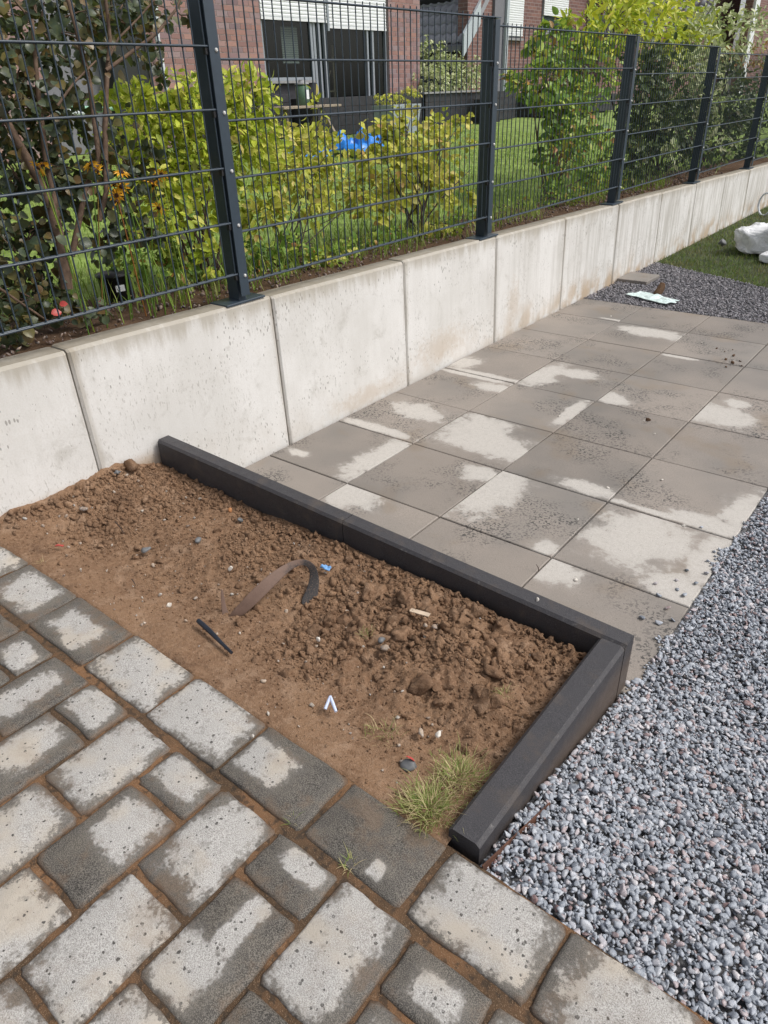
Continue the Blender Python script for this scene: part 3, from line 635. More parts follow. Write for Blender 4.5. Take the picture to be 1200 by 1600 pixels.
# ------------------------------------------------------------------ retaining wall
wall = empty('retaining_wall', (-.06, 4, 0)); tag(wall, 'pale grey concrete retaining wall of upright stones carrying the fence', 'wall')
jy = [-1.32 - 1.0, -1.32, -.338] + [.662 + .985 * k for k in range(0, 13)]
for k in range(len(jy) - 1):
    a, b = jy[k] + .003, jy[k+1] - .003; dz = random.uniform(-.003, .003); lean = -.026
    bx = [.014, .0]; ch = .012; vs = []
    off = random.uniform(-.002, .002)
    for y, zt in ((a, WT(a) + dz), (b, WT(b) + dz)):
        vs += [(-.0 + off, y, -.3), (off - .026, y, zt - ch), (off - .026 - ch, y, zt), (-.135, y, zt), (-.135, y, -.3)]
    # vertical edge chamfers: inner pair of rings
    prof = lambda y, zt, ins: [(off - ins, y, -.3), (off - .026 - ins, y, zt - ch), (off - .026 - ch - ins * .5, y, zt - ins * .4), (-.135, y, zt - ins * .4), (-.135, y, -.3)]
    rings = [prof(a, WT(a) + dz, .008), prof(a + .009, WT(a) + dz, 0)] + [prof(a + (b - a) * t, WT(a + (b - a) * t) + dz + random.uniform(-.0012, .0012), random.uniform(0, .0006)) for t in (.2, .4, .6, .8)] + [prof(b - .009, WT(b) + dz, 0), prof(b, WT(b) + dz, .008)]
    mb = MB(); vs = [v for r in rings for v in r]; fs = [tuple(range(5)), tuple(range(len(vs) - 5, len(vs)))[::-1]]
    for r in range(len(rings) - 1): fs += [(r*5 + i, r*5 + (i+1) % 5, r*5 + 5 + (i+1) % 5, r*5 + 5 + i) for i in range(5)]
    mb.add(vs, fs).build('wall_stone', M['wall'], wall).location = (.06, -4, 0)
# dark gap strip at the foot of the wall
# ------------------------------------------------------------------ fence
fence = empty('fence', (-.06, 4, .7)); tag(fence, 'anthracite double rod mesh fence with steel posts on the wall', 'fence'); FO = Vector((.06, -4, -.7))
PY = [-1.515, .515, 2.545, 4.575, 6.575, 8.60, 10.62, 12.6]
PZ = [.845, .805, .768, .730, .680, .632, .595, .56]      # bottom row of the panel that starts at post k
rodm = {}
def rod(kind, L, r):
    key = (kind, round(L, 3), r)
    if key not in rodm:
        mb = MB(); mb.tube([(0, 0, 0), (0, 0, L)] if kind == 'v' else [(0, 0, 0), (0, L, 0)], r, 6); rodm[key] = mb.mesh(kind + 'rod', M['metal'])
    return rodm[key]
STEP = .2035
for k in range(len(PY) - 1):
    a, b, z = PY[k] + .018, PY[k+1] - .018, PZ[k]
    pn = link('mesh_panel', MB().box((-.002, 0, 0), (.002, b - a, .004)).mesh('bottom_rod', M['metal']), fence, FO + Vector((-.045, a, z - .002)))
    for i in range(6):
        for dx in (-.0068, .0068): link('horizontal_rod', rod('h', b - a, .0042), pn, (dx, 0, i * STEP + .002))
    n = int((b - a) / .0505); s = ((b - a) - n * .0505) / 2
    for i in range(n + 1): link('vertical_rod', rod('v', 5 * STEP + .022, .0028), pn, (0, s + i * .0505, -.004))
for k, y in enumerate(PY):
    top = (1.99 if k < 2 else 1.818) if k < 3 else PZ[k] + 1.06
    if k == 2: top = 1.818
    if k == 1: top = 1.885
    zb = WT(y) + .002; H = top - zb
    post = MB().box((-.02 - .045, -.02, 0), (-.0, .02, H)).build('post', M['metal'], fence, FO + Vector((-.054, y, zb)))
    MB().box((-.002, -.022, .028), (.0035, .026, H - .004), .001).build('clamp_bar', M['metal'], post, (.0200, 0, 0))
    MB().box((-.075, -.11, 0), (.037, .11, .008), .002).build('base_plate', M['metal'], post, (-.012, 0, .0))
    MB().box((-.070, -.026, 0), (.026, .030, .006), .001).build('post_cap', M['metal'], post, (0, 0, H + .0005))
    zz = [PZ[k] + (.03 if i == 0 else .0) + STEP * i + (.028 if i else .0) for i in range(6)]
    for q in zz:
        if q < top - .02:
            MB().tube([(0, 0, 0), (.003, 0, 0), (.006, 0, 0)], [.0072, .0072, .004], 10).build('screw', M['screw'], post, (.0235, .010, q - zb))
            MB().box((-.006, -.010, -.014), (.010, .006, .014), .002).build('clip', M['black'], post, (.006, -.024, q - zb))
# bolts on base plates of the two nearest posts are part of the plate
# ------------------------------------------------------------------ garden behind the fence
def lz(x, y):
    t = np.clip((-np.asarray(x, float) - .8) / 6.7, 0, 1.0); return (WT(np.clip(y, -8, 12)) - .04) * (1 - t) + .80 * t
X3, Y3 = np.meshgrid(np.linspace(-26, -.12, 200), np.linspace(-8, 40, 120), indexing='ij'); Z3 = lz(X3, Y3) - .01; I = np.arange(X3.size).reshape(X3.shape)
F = np.stack([I[:-1, :-1], I[1:, :-1], I[1:, 1:], I[:-1, 1:]], -1).reshape(-1, 4)
gl = link('lawn_ground', np_mesh('lawn_ground', np.stack([X3, Y3, Z3], -1).reshape(-1, 3), F, M['grassground'], True)); tag(gl, kind='structure')
X4, Y4 = np.meshgrid(np.arange(-.86, -.125, .02), np.arange(-2, 11, .02), indexing='ij')
Z4 = WT(Y4) - .020 + .018 * fbm(X4, Y4, 7, 4, 5) - .03 * np.clip((-X4 - .7) / .15, 0, 1) ; I = np.arange(X4.size).reshape(X4.shape)
F = np.stack([I[:-1, :-1], I[1:, :-1], I[1:, 1:], I[:-1, 1:]], -1).reshape(-1, 4)
bs = link('planting_bed', np_mesh('planting_bed', np.stack([X4, Y4, Z4], -1).reshape(-1, 3), F, M['bedsoil'], True)); tag(bs, kind='structure')
n = 4500; x = rng.uniform(-.84, -.14, n); y = rng.uniform(-1.2, 8, n); r = rng.uniform(.004, .015, n)
V, F = stones(np.stack([x, y, WT(y) - .006 + rng.random(n) * .02], -1), r, ICO1, .1, (.15, .3)); o = link('bark_mulch', np_mesh('bark_mulch', V, F, M['mulch'])); tag(o, 'brown bark chips covering the planting bed behind the fence', 'mulch', kind='stuff')
n = 36000; x = -.75 - 6.6 * rng.random(n) ** 1.4; y = rng.uniform(-1.5, 13, n) ; P = np.stack([x, y, lz(x, y) - .015], -1)
V, F = blades(P, rng.uniform(.03, .075, n), rng.uniform(.004, .009, n), .9); o = link('lawn_grass', np_mesh('lawn_grass', V, F, M['grassblade'])); tag(o, 'bright green lawn grass behind the fence and shrubs', 'grass', kind='stuff')
# front lawn beyond the gravel
X5, Y5 = np.meshgrid(np.linspace(0.0, 12, 80), np.linspace(4.0, 24, 80), indexing='ij'); Y5 = np.maximum(Y5, EL(np.minimum(X5, 3.5)) - .0); Z5 = 0 * X5 - .012; I = np.arange(X5.size).reshape(X5.shape)
F = np.stack([I[:-1, :-1], I[1:, :-1], I[1:, 1:], I[:-1, 1:]], -1).reshape(-1, 4)
fl = link('lawn_ground', np_mesh('lawn_ground', np.stack([X5, Y5, Z5], -1).reshape(-1, 3), F, M['frontground'], True)); tag(fl, kind='structure')
n = 26000; x = rng.uniform(.0, 2.2, n); y = EL(x) + 5.5 * rng.random(n) ** 1.2; P = np.stack([x, y, 0 * x - .014], -1)
V, F = blades(P, rng.uniform(.015, .045, n), rng.uniform(.003, .006, n), 1.1); o = link('lawn_grass', np_mesh('lawn_grass', V, F, M['frontgrass'])); tag(o, 'dark mossy grass at the far end of the wall', 'grass', kind='stuff')

# ------------------------------------------------------------------ shrubs
def leaf_mesh(L, W, mat, round_=False):
    """folded leaf, base at origin, along +y, normal +z"""
    ts = [0, .22, .5, .78, 1.0]; ws = [.04, .40, .5, .34, .0] if not round_ else [.05, .42, .52, .42, .06]
    vs = []; fs = []
    for t, w in zip(ts, ws):
        z = -.22 * L * t * t; f = .16 * W
        vs += [(-w * W, t * L, z + f * w * 2), (0, t * L, z), (w * W, t * L, z + f * w * 2)]
    for i in range(4):
        a = i * 3; fs += [(a, a+1, a+4, a+3), (a+1, a+2, a+5, a+4)]
    me = bpy.data.meshes.new('leaf'); me.from_pydata(vs, [], fs); me.update(); me.polygons.foreach_set('use_smooth', [True] * len(fs)); me.materials.append(mat)
    return me, np.array(vs), np.array(fs)

def leaf_frames(P, out, droop=.3, up=.55):
    """orientation: leaf axis roughly outward, normal roughly up"""
    n = len(P); y = out + rng.normal(size=(n, 3)) * .55; y[:, 2] -= droop; y /= np.linalg.norm(y, axis=1)[:, None]
    nz = rng.normal(size=(n, 3)) * .55 + np.array([.35, -.25, up]); x = np.cross(y, nz); x /= np.linalg.norm(x, axis=1)[:, None]; z = np.cross(x, y)
    return np.stack([x, y, z], -1)

def shrub(name, label, cat, base, blobs, leafkey, L, W, nstem=7, round_=False, bark='bark', stem_r=.006, single=300, group=None, extra=None, droop=.3, stems=None, spread=.12, dens=1.35):
    """blobs: (centre, radii, leaves). leaves hang on short twigs that grow from stems towards each blob"""
    root = empty(name, base); tag(root, label, cat, group); B = Vector(base)
    br = MB(); pts = []; outs = []
    ends = []
    for (c, rad, nl) in blobs:
        c = np.array(c); rad = np.array(rad); nl = int(nl * dens); ntw = max(3, nl // 14)
        for t in range(ntw):
            d = rng.normal(size=3); d /= np.linalg.norm(d); d = d * rng.uniform(.35, 1.0) ** .6; e = c + d * rad
            ends.append((e, d)); s = c + (e - c) * .25
            s0 = Vector(s); e0 = Vector(e)
            if t % 2 == 0: br.tube([s0, s0.lerp(e0, .5) + Vector(rng.normal(size=3) * .012), e0], [stem_r * .42, stem_r * .3, stem_r * .18], 4, False)
            k = max(1, nl // ntw); tt = rng.uniform(.45, 1.1, k)[:, None]
            pts.append(s + (e - s) * tt + rng.normal(size=(k, 3)) * rad * spread); outs.append(np.repeat(d[None], k, 0))
    cs = [np.array(b[0]) for b in blobs]
    for i in range(nstem if stems is None else 0):
        c = cs[i % len(cs)]; c = c + rng.normal(size=3) * np.array(blobs[i % len(cs)][1]) * .35
        b0 = B + Vector((rng.normal() * .04, rng.normal() * .05, -.02)); cc = Vector(c); m = b0.lerp(cc, .5) + Vector((rng.normal() * .05, rng.normal() * .05, .04))
        br.tube([b0, b0.lerp(m, .5) + Vector((0, 0, .02)), m, m.lerp(cc, .6), cc], [stem_r, stem_r * .9, stem_r * .75, stem_r * .55, stem_r * .35], 6, False)
    for st in (stems or []): br.tube([Vector(p) for p in st[0]], st[1], 8, False)
    bo = br.build('branches', M[bark], root); bo.location = -B
    P = np.concatenate(pts); O = np.concatenate(outs); R = leaf_frames(P, O, droop)
    me, V0, F0 = leaf_mesh(L, W, M[leafkey], round_); S = rng.uniform(.5, 1.25, len(P))
    # the nearest to the photographer's spot are separate leaves, the rest one mass
    dist = np.linalg.norm(P - np.array(CL), axis=1) / S; order = np.argsort(dist); one = order[:single]; rest = order[single:]
    for i in one:
        o = link('leaf', me, root); m = Matrix.Identity(4)
        for r_ in range(3):
            for c_ in range(3): m[r_][c_] = R[i][r_][c_] * S[i]
        m.translation = Vector(P[i]) - B; o.matrix_local = m
    if len(rest):
        V = np.einsum('nij,kj->nki', R[rest] * S[rest][:, None, None], V0) + P[rest][:, None, :] - np.array(base); F = (F0[None] + (np.arange(len(rest)) * len(V0))[:, None, None]).reshape(-1, 4)
        o = link('foliage', np_mesh('foliage', V.reshape(-1, 3), F, M[leafkey], True), root); tag(o, kind='stuff')
    return root

def blob(u, v, x, ru, rv, n, rx=None):
    c = at(u, v, 0, x); d = (c - CL).length / FPX * 1.12
    return (tuple(c), (rx if rx else (ru + rv) * .5 * d * .8, ru * d * 1.25, rv * d), n)

# dark round-leaved bush at the left end
bl = [blob(60, 40, -.50, 90, 60, 360), blob(180, 30, -.55, 60, 45, 200), blob(270, 15, -.40, 42, 22, 46), blob(255, 105, -.42, 24, 28, 26), blob(20, 160, -.45, 60, 60, 220), blob(90, 170, -.5, 60, 50, 190), blob(205, 265, -.36, 40, 42, 90),
      blob(40, 290, -.42, 60, 55, 190), blob(100, 265, -.42, 45, 40, 120), blob(175, 355, -.34, 60, 32, 110), blob(30, 400, -.4, 60, 50, 190), blob(60, 470, -.34, 60, 35, 130), blob(20, 505, -.28, 45, 20, 60), blob(115, 495, -.26, 40, 18, 40), blob(-70, 250, -.5, 60, 200, 300)]
A = lambda u, v, x: tuple(at(u, v, 0, x))
st = [([A(105, 452, -.25), A(95, 380, -.27), A(78, 320, -.29), A(55, 270, -.31), A(30, 225, -.33), A(-10, 150, -.35)], [.022, .021, .019, .017, .014, .01]),
      ([A(100, 440, -.29), A(90, 340, -.31), A(72, 250, -.34), A(60, 150, -.39), A(50, 30, -.39)], [.014, .012, .011, .009, .006]),
      ([A(112, 400, -.31), A(135, 290, -.32), A(155, 250, -.32), A(140, 130, -.34), A(118, 40, -.36), A(100, -20, -.37)], [.012, .010, .010, .009, .008, .007]),
      ([A(155, 345, -.29), A(166, 300, -.30), A(164, 200, -.32), A(167, 120, -.34), A(172, 60, -.35), A(165, 0, -.35)], [.010, .010, .010, .009, .007, .006]),
      ([A(166, 110, -.33), A(205, 82, -.31), A(245, 52, -.29), A(275, 15, -.28), A(290, -20, -.27)], [.007, .0065, .006, .005, .004]),
      ([A(168, 95, -.33), A(185, 60, -.32), A(215, 30, -.31), A(250, -10, -.29)], [.005, .004, .0035, .003]),
      ([A(90, 165, -.31), A(115, 130, -.31), A(150, 95, -.31)], [.005, .004, .003]), ([A(-30, 430, -.22), A(20, 465, -.22), A(75, 502, -.22)], [.0055, .005, .004])]
shrub('shrub', 'tall dark bush with round grey green leaves at the left end', 'shrub', tuple(at(105, 455, 0, -.36)), bl, 'leafdark', .038, .035, round_=True, stem_r=.009, stems=st, spread=.2, dens=1.55)
# yellow green shrubs, left to right
shrub('shrub', 'bright yellow green shrub standing behind the nearest fence post', 'shrub', tuple(at(330, 432, 0, -.5)), [blob(215, 165, -.7, 45, 25, 120), blob(240, 220, -.65, 60, 50, 300), blob(300, 250, -.6, 60, 60, 330), blob(320, 170, -.6, 55, 45, 260), blob(390, 160, -.6, 45, 35, 200), blob(385, 220, -.6, 60, 45, 260), blob(280, 330, -.55, 60, 45, 160), blob(360, 300, -.6, 50, 50, 160), blob(345, 400, -.45, 35, 25, 40), blob(250, 290, -.6, 35, 35, 90)], 'leafyellow', .052, .024, nstem=14, dens=2.1, bark='barkdark', stem_r=.005)
shrub('shrub', 'low arching yellow shrub with sparse stems right of the nearest post', 'shrub', tuple(at(440, 425, 0, -.5)), [blob(440, 225, -.75, 50, 30, 190), blob(500, 235, -.75, 50, 25, 150), blob(470, 270, -.7, 60, 30, 160), blob(420, 335, -.55, 40, 28, 110), blob(540, 290, -.7, 50, 35, 170), blob(500, 170, -.85, 20, 35, 28), blob(575, 300, -.65, 35, 30, 110), blob(510, 395, -.4, 40, 12, 60), blob(480, 320, -.6, 35, 30, 60)], 'leafyellow2', .048, .024, nstem=12, dens=2.1, bark='barkdark', stem_r=.004)
shrub('shrub', 'rounded yellow shrub with dark stems left of the second post', 'shrub', tuple(at(648, 372, 0, -.5)), [blob(640, 215, -.65, 50, 40, 260), blob(690, 240, -.65, 45, 45, 260), blob(610, 260, -.6, 45, 40, 200), blob(660, 300, -.55, 60, 40, 260), blob(720, 195, -.7, 16, 22, 24), blob(600, 330, -.5, 35, 22, 70), blob(680, 345, -.45, 40, 18, 70), blob(725, 290, -.6, 25, 28, 60), blob(590, 215, -.75, 30, 25, 80)], 'leafyellow2', .046, .036, nstem=14, round_=True, bark='barkdark', stem_r=.006)
shrub('shrub', 'tall green shrub with rusty leaf tips right of the second post', 'shrub', tuple(at(862, 330, 0, -.7)), [blob(870, 75, -.9, 50, 30, 200), blob(915, 110, -.8, 50, 45, 300), blob(850, 130, -.8, 45, 35, 220), blob(820, 130, -.85, 25, 22, 70), blob(900, 190, -.7, 50, 55, 260), blob(885, 240, -.6, 40, 45, 150), blob(930, 270, -.6, 35, 45, 180), blob(835, 50, -.95, 18, 22, 40), blob(870, 170, -.7, 30, 30, 90)], 'leafgreen', .068, .040, nstem=10, dens=1.8, bark='bark', stem_r=.009)
shrub('shrub', 'bright yellow bush rising above the fence near the third post', 'shrub', tuple(at(1000, 285, 0, -.8)), [blob(960, 30, -.8, 60, 40, 330), blob(1020, 40, -.8, 60, 45, 400), blob(1060, 20, -.9, 45, 40, 230), blob(985, 5, -1.0, 60, 30, 200), blob(915, 55, -.8, 40, 25, 130), blob(1080, 65, -.7, 35, 25, 120)], 'leafbright', .095, .030, nstem=8, bark='barkdark', stem_r=.009, droop=.1)
shrub('shrub', 'dark green hedge filling the fence field after the third post', 'shrub', tuple(at(1030, 270, 0, -.6)), [blob(1000, 130, -.55, 30, 40, 260), blob(1040, 160, -.5, 45, 60, 420), blob(1010, 210, -.5, 40, 50, 330), blob(1065, 210, -.5, 35, 45, 260), blob(985, 260, -.5, 25, 30, 110), blob(1120, 150, -.6, 45, 50, 330), blob(1120, 220, -.55, 45, 40, 260), blob(1175, 150, -.6, 40, 50, 300), blob(1180, 210, -.55, 40, 35, 200)], 'leafdeep', .065, .036, nstem=10, dens=2.2, bark='barkdark', stem_r=.008)
shrub('shrub', 'cream edged variegated shrub hanging over the far fence panels', 'shrub', tuple(at(1100, 250, 0, -.5)), [blob(1085, 60, -.6, 40, 35, 240), blob(1135, 60, -.6, 50, 35, 260), blob(1120, 25, -.7, 30, 25, 90), blob(1130, 150, -.3, 22, 50, 110), blob(1070, 150, -.3, 26, 45, 110), blob(1100, 95, -.35, 40, 20, 110), blob(1045, 215, -.25, 28, 40, 36), blob(1135, 230, -.2, 18, 28, 18), blob(1180, 50, -.7, 30, 25, 110)], 'leafvar', .075, .030, nstem=8, dens=1.5, bark='rust', stem_r=.006)
shrub('shrub', 'rusty orange shrub at the far right behind the fence top', 'shrub', tuple(at(1180, 240, 0, -.8)), [blob(1160, 88, -.8, 45, 14, 160), blob(1200, 88, -.8, 30, 14, 120), blob(1240, 110, -.8, 40, 60, 200)], 'leafrusty', .045, .022, nstem=5, bark='barkdark', stem_r=.006, single=60)
shrub('shrub', 'pale variegated bush far back below the tiled roof', 'shrub', tuple(at(690, 150, 0, -8.4)), [blob(672, 90, -8.6, 16, 26, 300), blob(700, 115, -8.4, 26, 24, 420), blob(735, 118, -8.4, 26, 22, 360), blob(680, 125, -8.2, 26, 18, 300), blob(645, 120, -8.6, 12, 20, 80)], 'leafvar', .085, .05, nstem=4, bark='barkdark', stem_r=.01, single=60)
gc = shrub('low_plants', 'low leafy plants and weeds growing along the foot of the shrubs', 'plants', tuple(at(500, 410, 0, -.5)),
    [blob(230, 400, -.7, 60, 22, 220), blob(300, 420, -.55, 50, 16, 160), blob(420, 395, -.55, 50, 22, 200), blob(490, 405, -.4, 60, 11, 150), blob(560, 385, -.45, 50, 14, 160), blob(620, 365, -.5, 50, 14, 160), blob(710, 345, -.5, 40, 14, 120), blob(810, 325, -.6, 40, 14, 130), blob(880, 305, -.5, 50, 18, 220), blob(940, 285, -.5, 35, 25, 180)], 'leafgreen', .042, .024, nstem=0, bark='barkdark', stem_r=.003, single=120)
x = rng.uniform(-.8, -.2, 2600); y = rng.uniform(-.2, 6.5, 2600); kk = fbm(x, y, 2.5, 3, 21) > -.02; x, y = x[kk], y[kk]; n = len(x)
V, F = blades(np.stack([x, y, WT(y) - .02], -1), rng.uniform(.06, .20, n), rng.uniform(.004, .008, n), .8); o = link('bed_grass', np_mesh('bed_grass', V, F, M['grassblade'])); tag(o, 'tufts of fresh green grass among the shrub stems', 'grass', kind='stuff')
# rudbeckia flowers
fr = empty('flowering_plant', tuple(at(200, 300, 0, -.24))); tag(fr, 'orange yellow coneflowers blooming between the dark bush and yellow shrub', 'flower'); FB = Vector(fr.location)
pm = MB(); 
for k in range(10):
    a = math.radians(36 * k); pm.add([(0, 0, 0), (.022 * math.cos(a - .22), .022 * math.sin(a - .22), .001), (.034 * math.cos(a), .034 * math.sin(a), -.006), (.022 * math.cos(a + .22), .022 * math.sin(a + .22), .001)], [(0, 1, 2, 3)])
petm = pm.mesh('petals', M['flower']); cenm = MB().tube([(0, 0, -.004), (0, 0, .004), (0, 0, .010)], [.008, .009, .004], 8).mesh('centre', M['flowerdark'])
stb = MB()
for (u, v) in [(142, 258), (152, 268), (178, 288), (190, 292), (184, 298), (236, 285), (245, 278), (252, 272), (182, 305), (183, 316), (60, 262), (66, 258), (248, 325), (190, 270), (240, 290)]:
    p = at(u, v, 0, -.235 + random.uniform(-.03, .03)); f = link('flower_head', petm, fr, p - FB, (random.uniform(-.2, .9), random.uniform(.3, 1.1), random.uniform(0, 6))); link('flower_centre', cenm, f, (0, 0, 0))
    b = Vector((p.x + random.uniform(-.08, .08), p.y + random.uniform(-.1, .1), .68)); stb.tube([b, b.lerp(p, .6) + Vector((0, 0, .02)), p], [.003, .0025, .002], 5, False)
so_ = stb.build('stems', M['leafgreen'], fr); so_.location = -FB
# red leaves and green leaf in the bed
def small_leaf(u, v, x, key, L, label, n=1):
    p = at(u, v, 0, x); me, _, _ = leaf_mesh(L, L * .8, M[key], True); o = link('fallen_leaf', me, None, p, (random.uniform(-.3, .5), .9, random.uniform(0, 6))); tag(o, label, 'leaf')
small_leaf(80, 490, -.135, 'red', .035, 'larger red leaf low behind the fence at the left'); small_leaf(93, 476, -.135, 'red', .028, 'upper small red leaf low behind the left fence field'); small_leaf(157, 468, -.16, 'red', .022, 'red leaf lying alone on the bark left of the nearest post')
# black pot with white label, with the number print
pc = at(148, 372, 0, -.50); pot = empty('plant_pot', (pc.x - .12, pc.y + .12, .69)); pot.scale = (.85, .85, .85); tag(pot, 'black plastic plant pot with white label under the dark bush', 'plant pot')
MB().tube([(0, 0, 0), (0, 0, .15), (0, 0, .152), (0, 0, .165), (0, 0, .166), (0, 0, .06)], [.07, .085, .092, .093, .082, .07], 20).build('pot_body', M['pot'], pot)
lb = MB().box((0, -.024, -.016), (.002, .024, .016)).build('pot_label', M['lblwhite'], pot, (.080, -.025, .10), (0, -.1, -.25))
fnt = bpy.data.curves.new('label_print', 'FONT'); fnt.body = '2'; fnt.size = .026; fnt.align_x = 'CENTER'; fnt.align_y = 'CENTER'; fnt.materials.append(M['pot'])
tx = link('label_print', fnt, lb, (.0032, -.004, 0), (math.pi / 2, 0, math.pi / 2)) if False else None
tmp = bpy.data.objects.new('label_print', fnt); col.objects.link(tmp); dg = bpy.context.evaluated_depsgraph_get(); tme = bpy.data.meshes.new_from_object(tmp.evaluated_get(dg)); bpy.data.objects.remove(tmp)
link('label_print', tme, lb, (.0030, -.004, 0), (math.pi / 2, 0, math.pi / 2))

# ------------------------------------------------------------------ near brick house
HX = -8.5
house = empty('brick_house', (HX, 10, .8)); tag(house, 'red brick house with white roller shutters over a wide glazed opening', 'house'); HO = Vector((-HX, -10, -.8))
BRL, BRH, BRM = .232, .0715, .0115
brm = MB().box((-.012, -BRL / 2, -BRH / 2), (.006, BRL / 2, BRH / 2)).mesh('brick', M['brick']); brh = MB().box((-.012, -.108 / 2, -BRH / 2), (.006, .108 / 2, BRH / 2)).mesh('brick', M['brick'])
count = [0]
def brick_wall(y0, y1, z0, z1, vis):
    w = MB().box((HX - .3, y0, z0), (HX, y1, z1)).build('wall', M['mortar'], house); w.location = HO
    rest = MB(); nr = int((z1 - z0) / (BRH + BRM))
    for r in range(nr):
        z = z0 + (r + .5) * (BRH + BRM); y = y0 - (.122 if r % 2 else 0)
        while y < y1:
            a, b = max(y, y0), min(y + BRL, y1)
            if b - a > .03:
                if abs((b - a) - BRL) < 1e-3 and vis(y, z) and count[0] < 290:
                    link('brick', brm, w, (HX, (a + b) / 2, z)); count[0] += 1
                else: rest.box((HX - .012, a, z - BRH / 2), (HX + .006, b, z + BRH / 2))
            y += BRL + BRM
    if rest.v: tag(rest.build('brick', M['brick'], w), kind='stuff')
brick_wall(6.40, 8.82, .8, 3.6, lambda y, z: 1.5 < z < 2.75 and y > 6.5)
brick_wall(12.42, 13.52, .8, 3.6, lambda y, z: 1.35 < z < 2.7)
MB().box((HX - .3, 8.82, .8), (HX, 10.15, 1.66)).build('wall', M['plank'], house).location = HO
MB().box((HX - .6, 3.0, .8), (HX - .35, 6.40, 3.6)).build('wall', M['greypanel'], house).location = HO
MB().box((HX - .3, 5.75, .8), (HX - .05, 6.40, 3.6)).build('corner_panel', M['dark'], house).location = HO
# return wall of the near house (its far side)
MB().box((HX - 5.0, 13.3, .8), (HX - .3, 13.52, 3.6)).build('wall', M['greypanel'], house).location = HO
MB().box((HX - .3, 8.82, 3.25), (HX, 12.42, 3.6)).build('lintel', M['mortar'], house).location = HO
# brick patch at far left
brick_wall(2.2, 4.6, .8, 3.6, lambda y, z: False)
sl = MB().box((HX - .02, 8.74, 1.665), (HX + .09, 10.02, 1.705)).build('window_sill', M['sill'], house); sl.location = HO
def window(y0, y1, z0, z1, frames):
    wn_ = MB().box((0, 0, 0), (.05, .06, z1 - z0)).build('window', M['frame'], house, HO + Vector((HX - .10, y0, z0)))
    MB().box((0, y1 - y0 - .06, 0), (.05, y1 - y0, z1 - z0)).build('frame', M['frame'], wn_)
    MB().box((.002, .06, 0), (.048, y1 - y0 - .06, .06)).build('frame', M['frame'], wn_)
    MB().box((.002, .06, z1 - z0 - .05), (.048, y1 - y0 - .06, z1 - z0)).build('frame', M['frame'], wn_)
    for f in frames: MB().box((-.01, f, .06), (.07, f + .05, z1 - z0 - .05)).build('frame', M['frame'], wn_)
    MB().box((.012, .06, .06), (.018, y1 - y0 - .06, z1 - z0 - .05)).build('pane', M['glass'], wn_)
    return wn_
window(8.84, 10.17, 1.70, 3.2, []); 
window(10.19, 12.40, 1.30, 3.2, [.12, .28, 1.55, 1.72])
# room behind
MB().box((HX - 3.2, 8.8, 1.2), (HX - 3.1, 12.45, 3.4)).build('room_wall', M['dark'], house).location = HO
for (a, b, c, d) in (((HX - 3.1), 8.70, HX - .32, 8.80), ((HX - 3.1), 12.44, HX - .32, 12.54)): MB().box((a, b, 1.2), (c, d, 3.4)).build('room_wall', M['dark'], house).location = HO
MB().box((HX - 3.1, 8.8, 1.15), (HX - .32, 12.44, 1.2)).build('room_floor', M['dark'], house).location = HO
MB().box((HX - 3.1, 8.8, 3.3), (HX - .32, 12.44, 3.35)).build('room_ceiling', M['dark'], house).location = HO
# shutters
def shutter(y0, y1, zb, zt, par=house, org=HO, X=HX):
    s = MB().box((X - .04, y0, zb - .012), (X - .005, y1, zb + .03)).build('roller_shutter', M['shutter'], par); s.location = org
    n = int((zt - zb) / .055); m = MB().prism([(-.035, -.027), (-.016, -.0272), (-.005, -.014), (-.004, .012), (-.014, .0268), (-.035, .027)], 1, 0, y1 - y0 - .01)
    mm = m.mesh('slat', M['shutter'])
    for k in range(n): link('slat', mm, s, (X - .004, y0 + .005, zb + .06 + k * .055))
shutter(8.86, 10.55, 2.64, 3.25); shutter(10.60, 12.36, 2.56, 3.25)
MB().box((HX - .05, 10.551, 2.5), (HX + .01, 10.599, 3.25)).build('shutter_guide', M['frame'], house).location = HO
# neighbouring blinds mirrored in the left pane, built as an object behind it
bl_ = MB().box((0, 0, 0), (.01, .42, .58)).build('reflected_blind', M['planter'], house, HO + Vector((HX - .22, 9.50, 1.98)))
slm = MB().box((.01, 0, 0), (.016, .42, .026)).mesh('reflected_blind_slat', M['shutter'])
for k in range(16): link('reflected_blind_slat', slm, bl_, (0, 0, .01 + k * .035))
# wooden drying ladder inside right pane
ld = MB(); ld.box((HX - .4, 11.05, 1.4), (HX - .37, 11.09, 2.3)); ld.box((HX - .4, 10.68, 2.02), (HX - .37, 11.12, 2.05)); ld.box((HX - .4, 10.68, 1.50), (HX - .37, 11.12, 1.53)); ld.tube([(HX - .38, 10.72, 1.86), (HX - .38, 10.88, 1.70), (HX - .38, 10.99, 1.88)], .012, 6)
ro = ld.build('wooden_stand', M['wood'], house); ro.location = HO
# downpipe
dp = MB().tube([at(240, -30, 0, -8.38), at(246, 60, 0, -8.38), at(262, 150, 0, -8.38), at(268, 190, 0, -8.38)], .038, 12).build('downpipe', M['pipe'], house); dp.location = HO
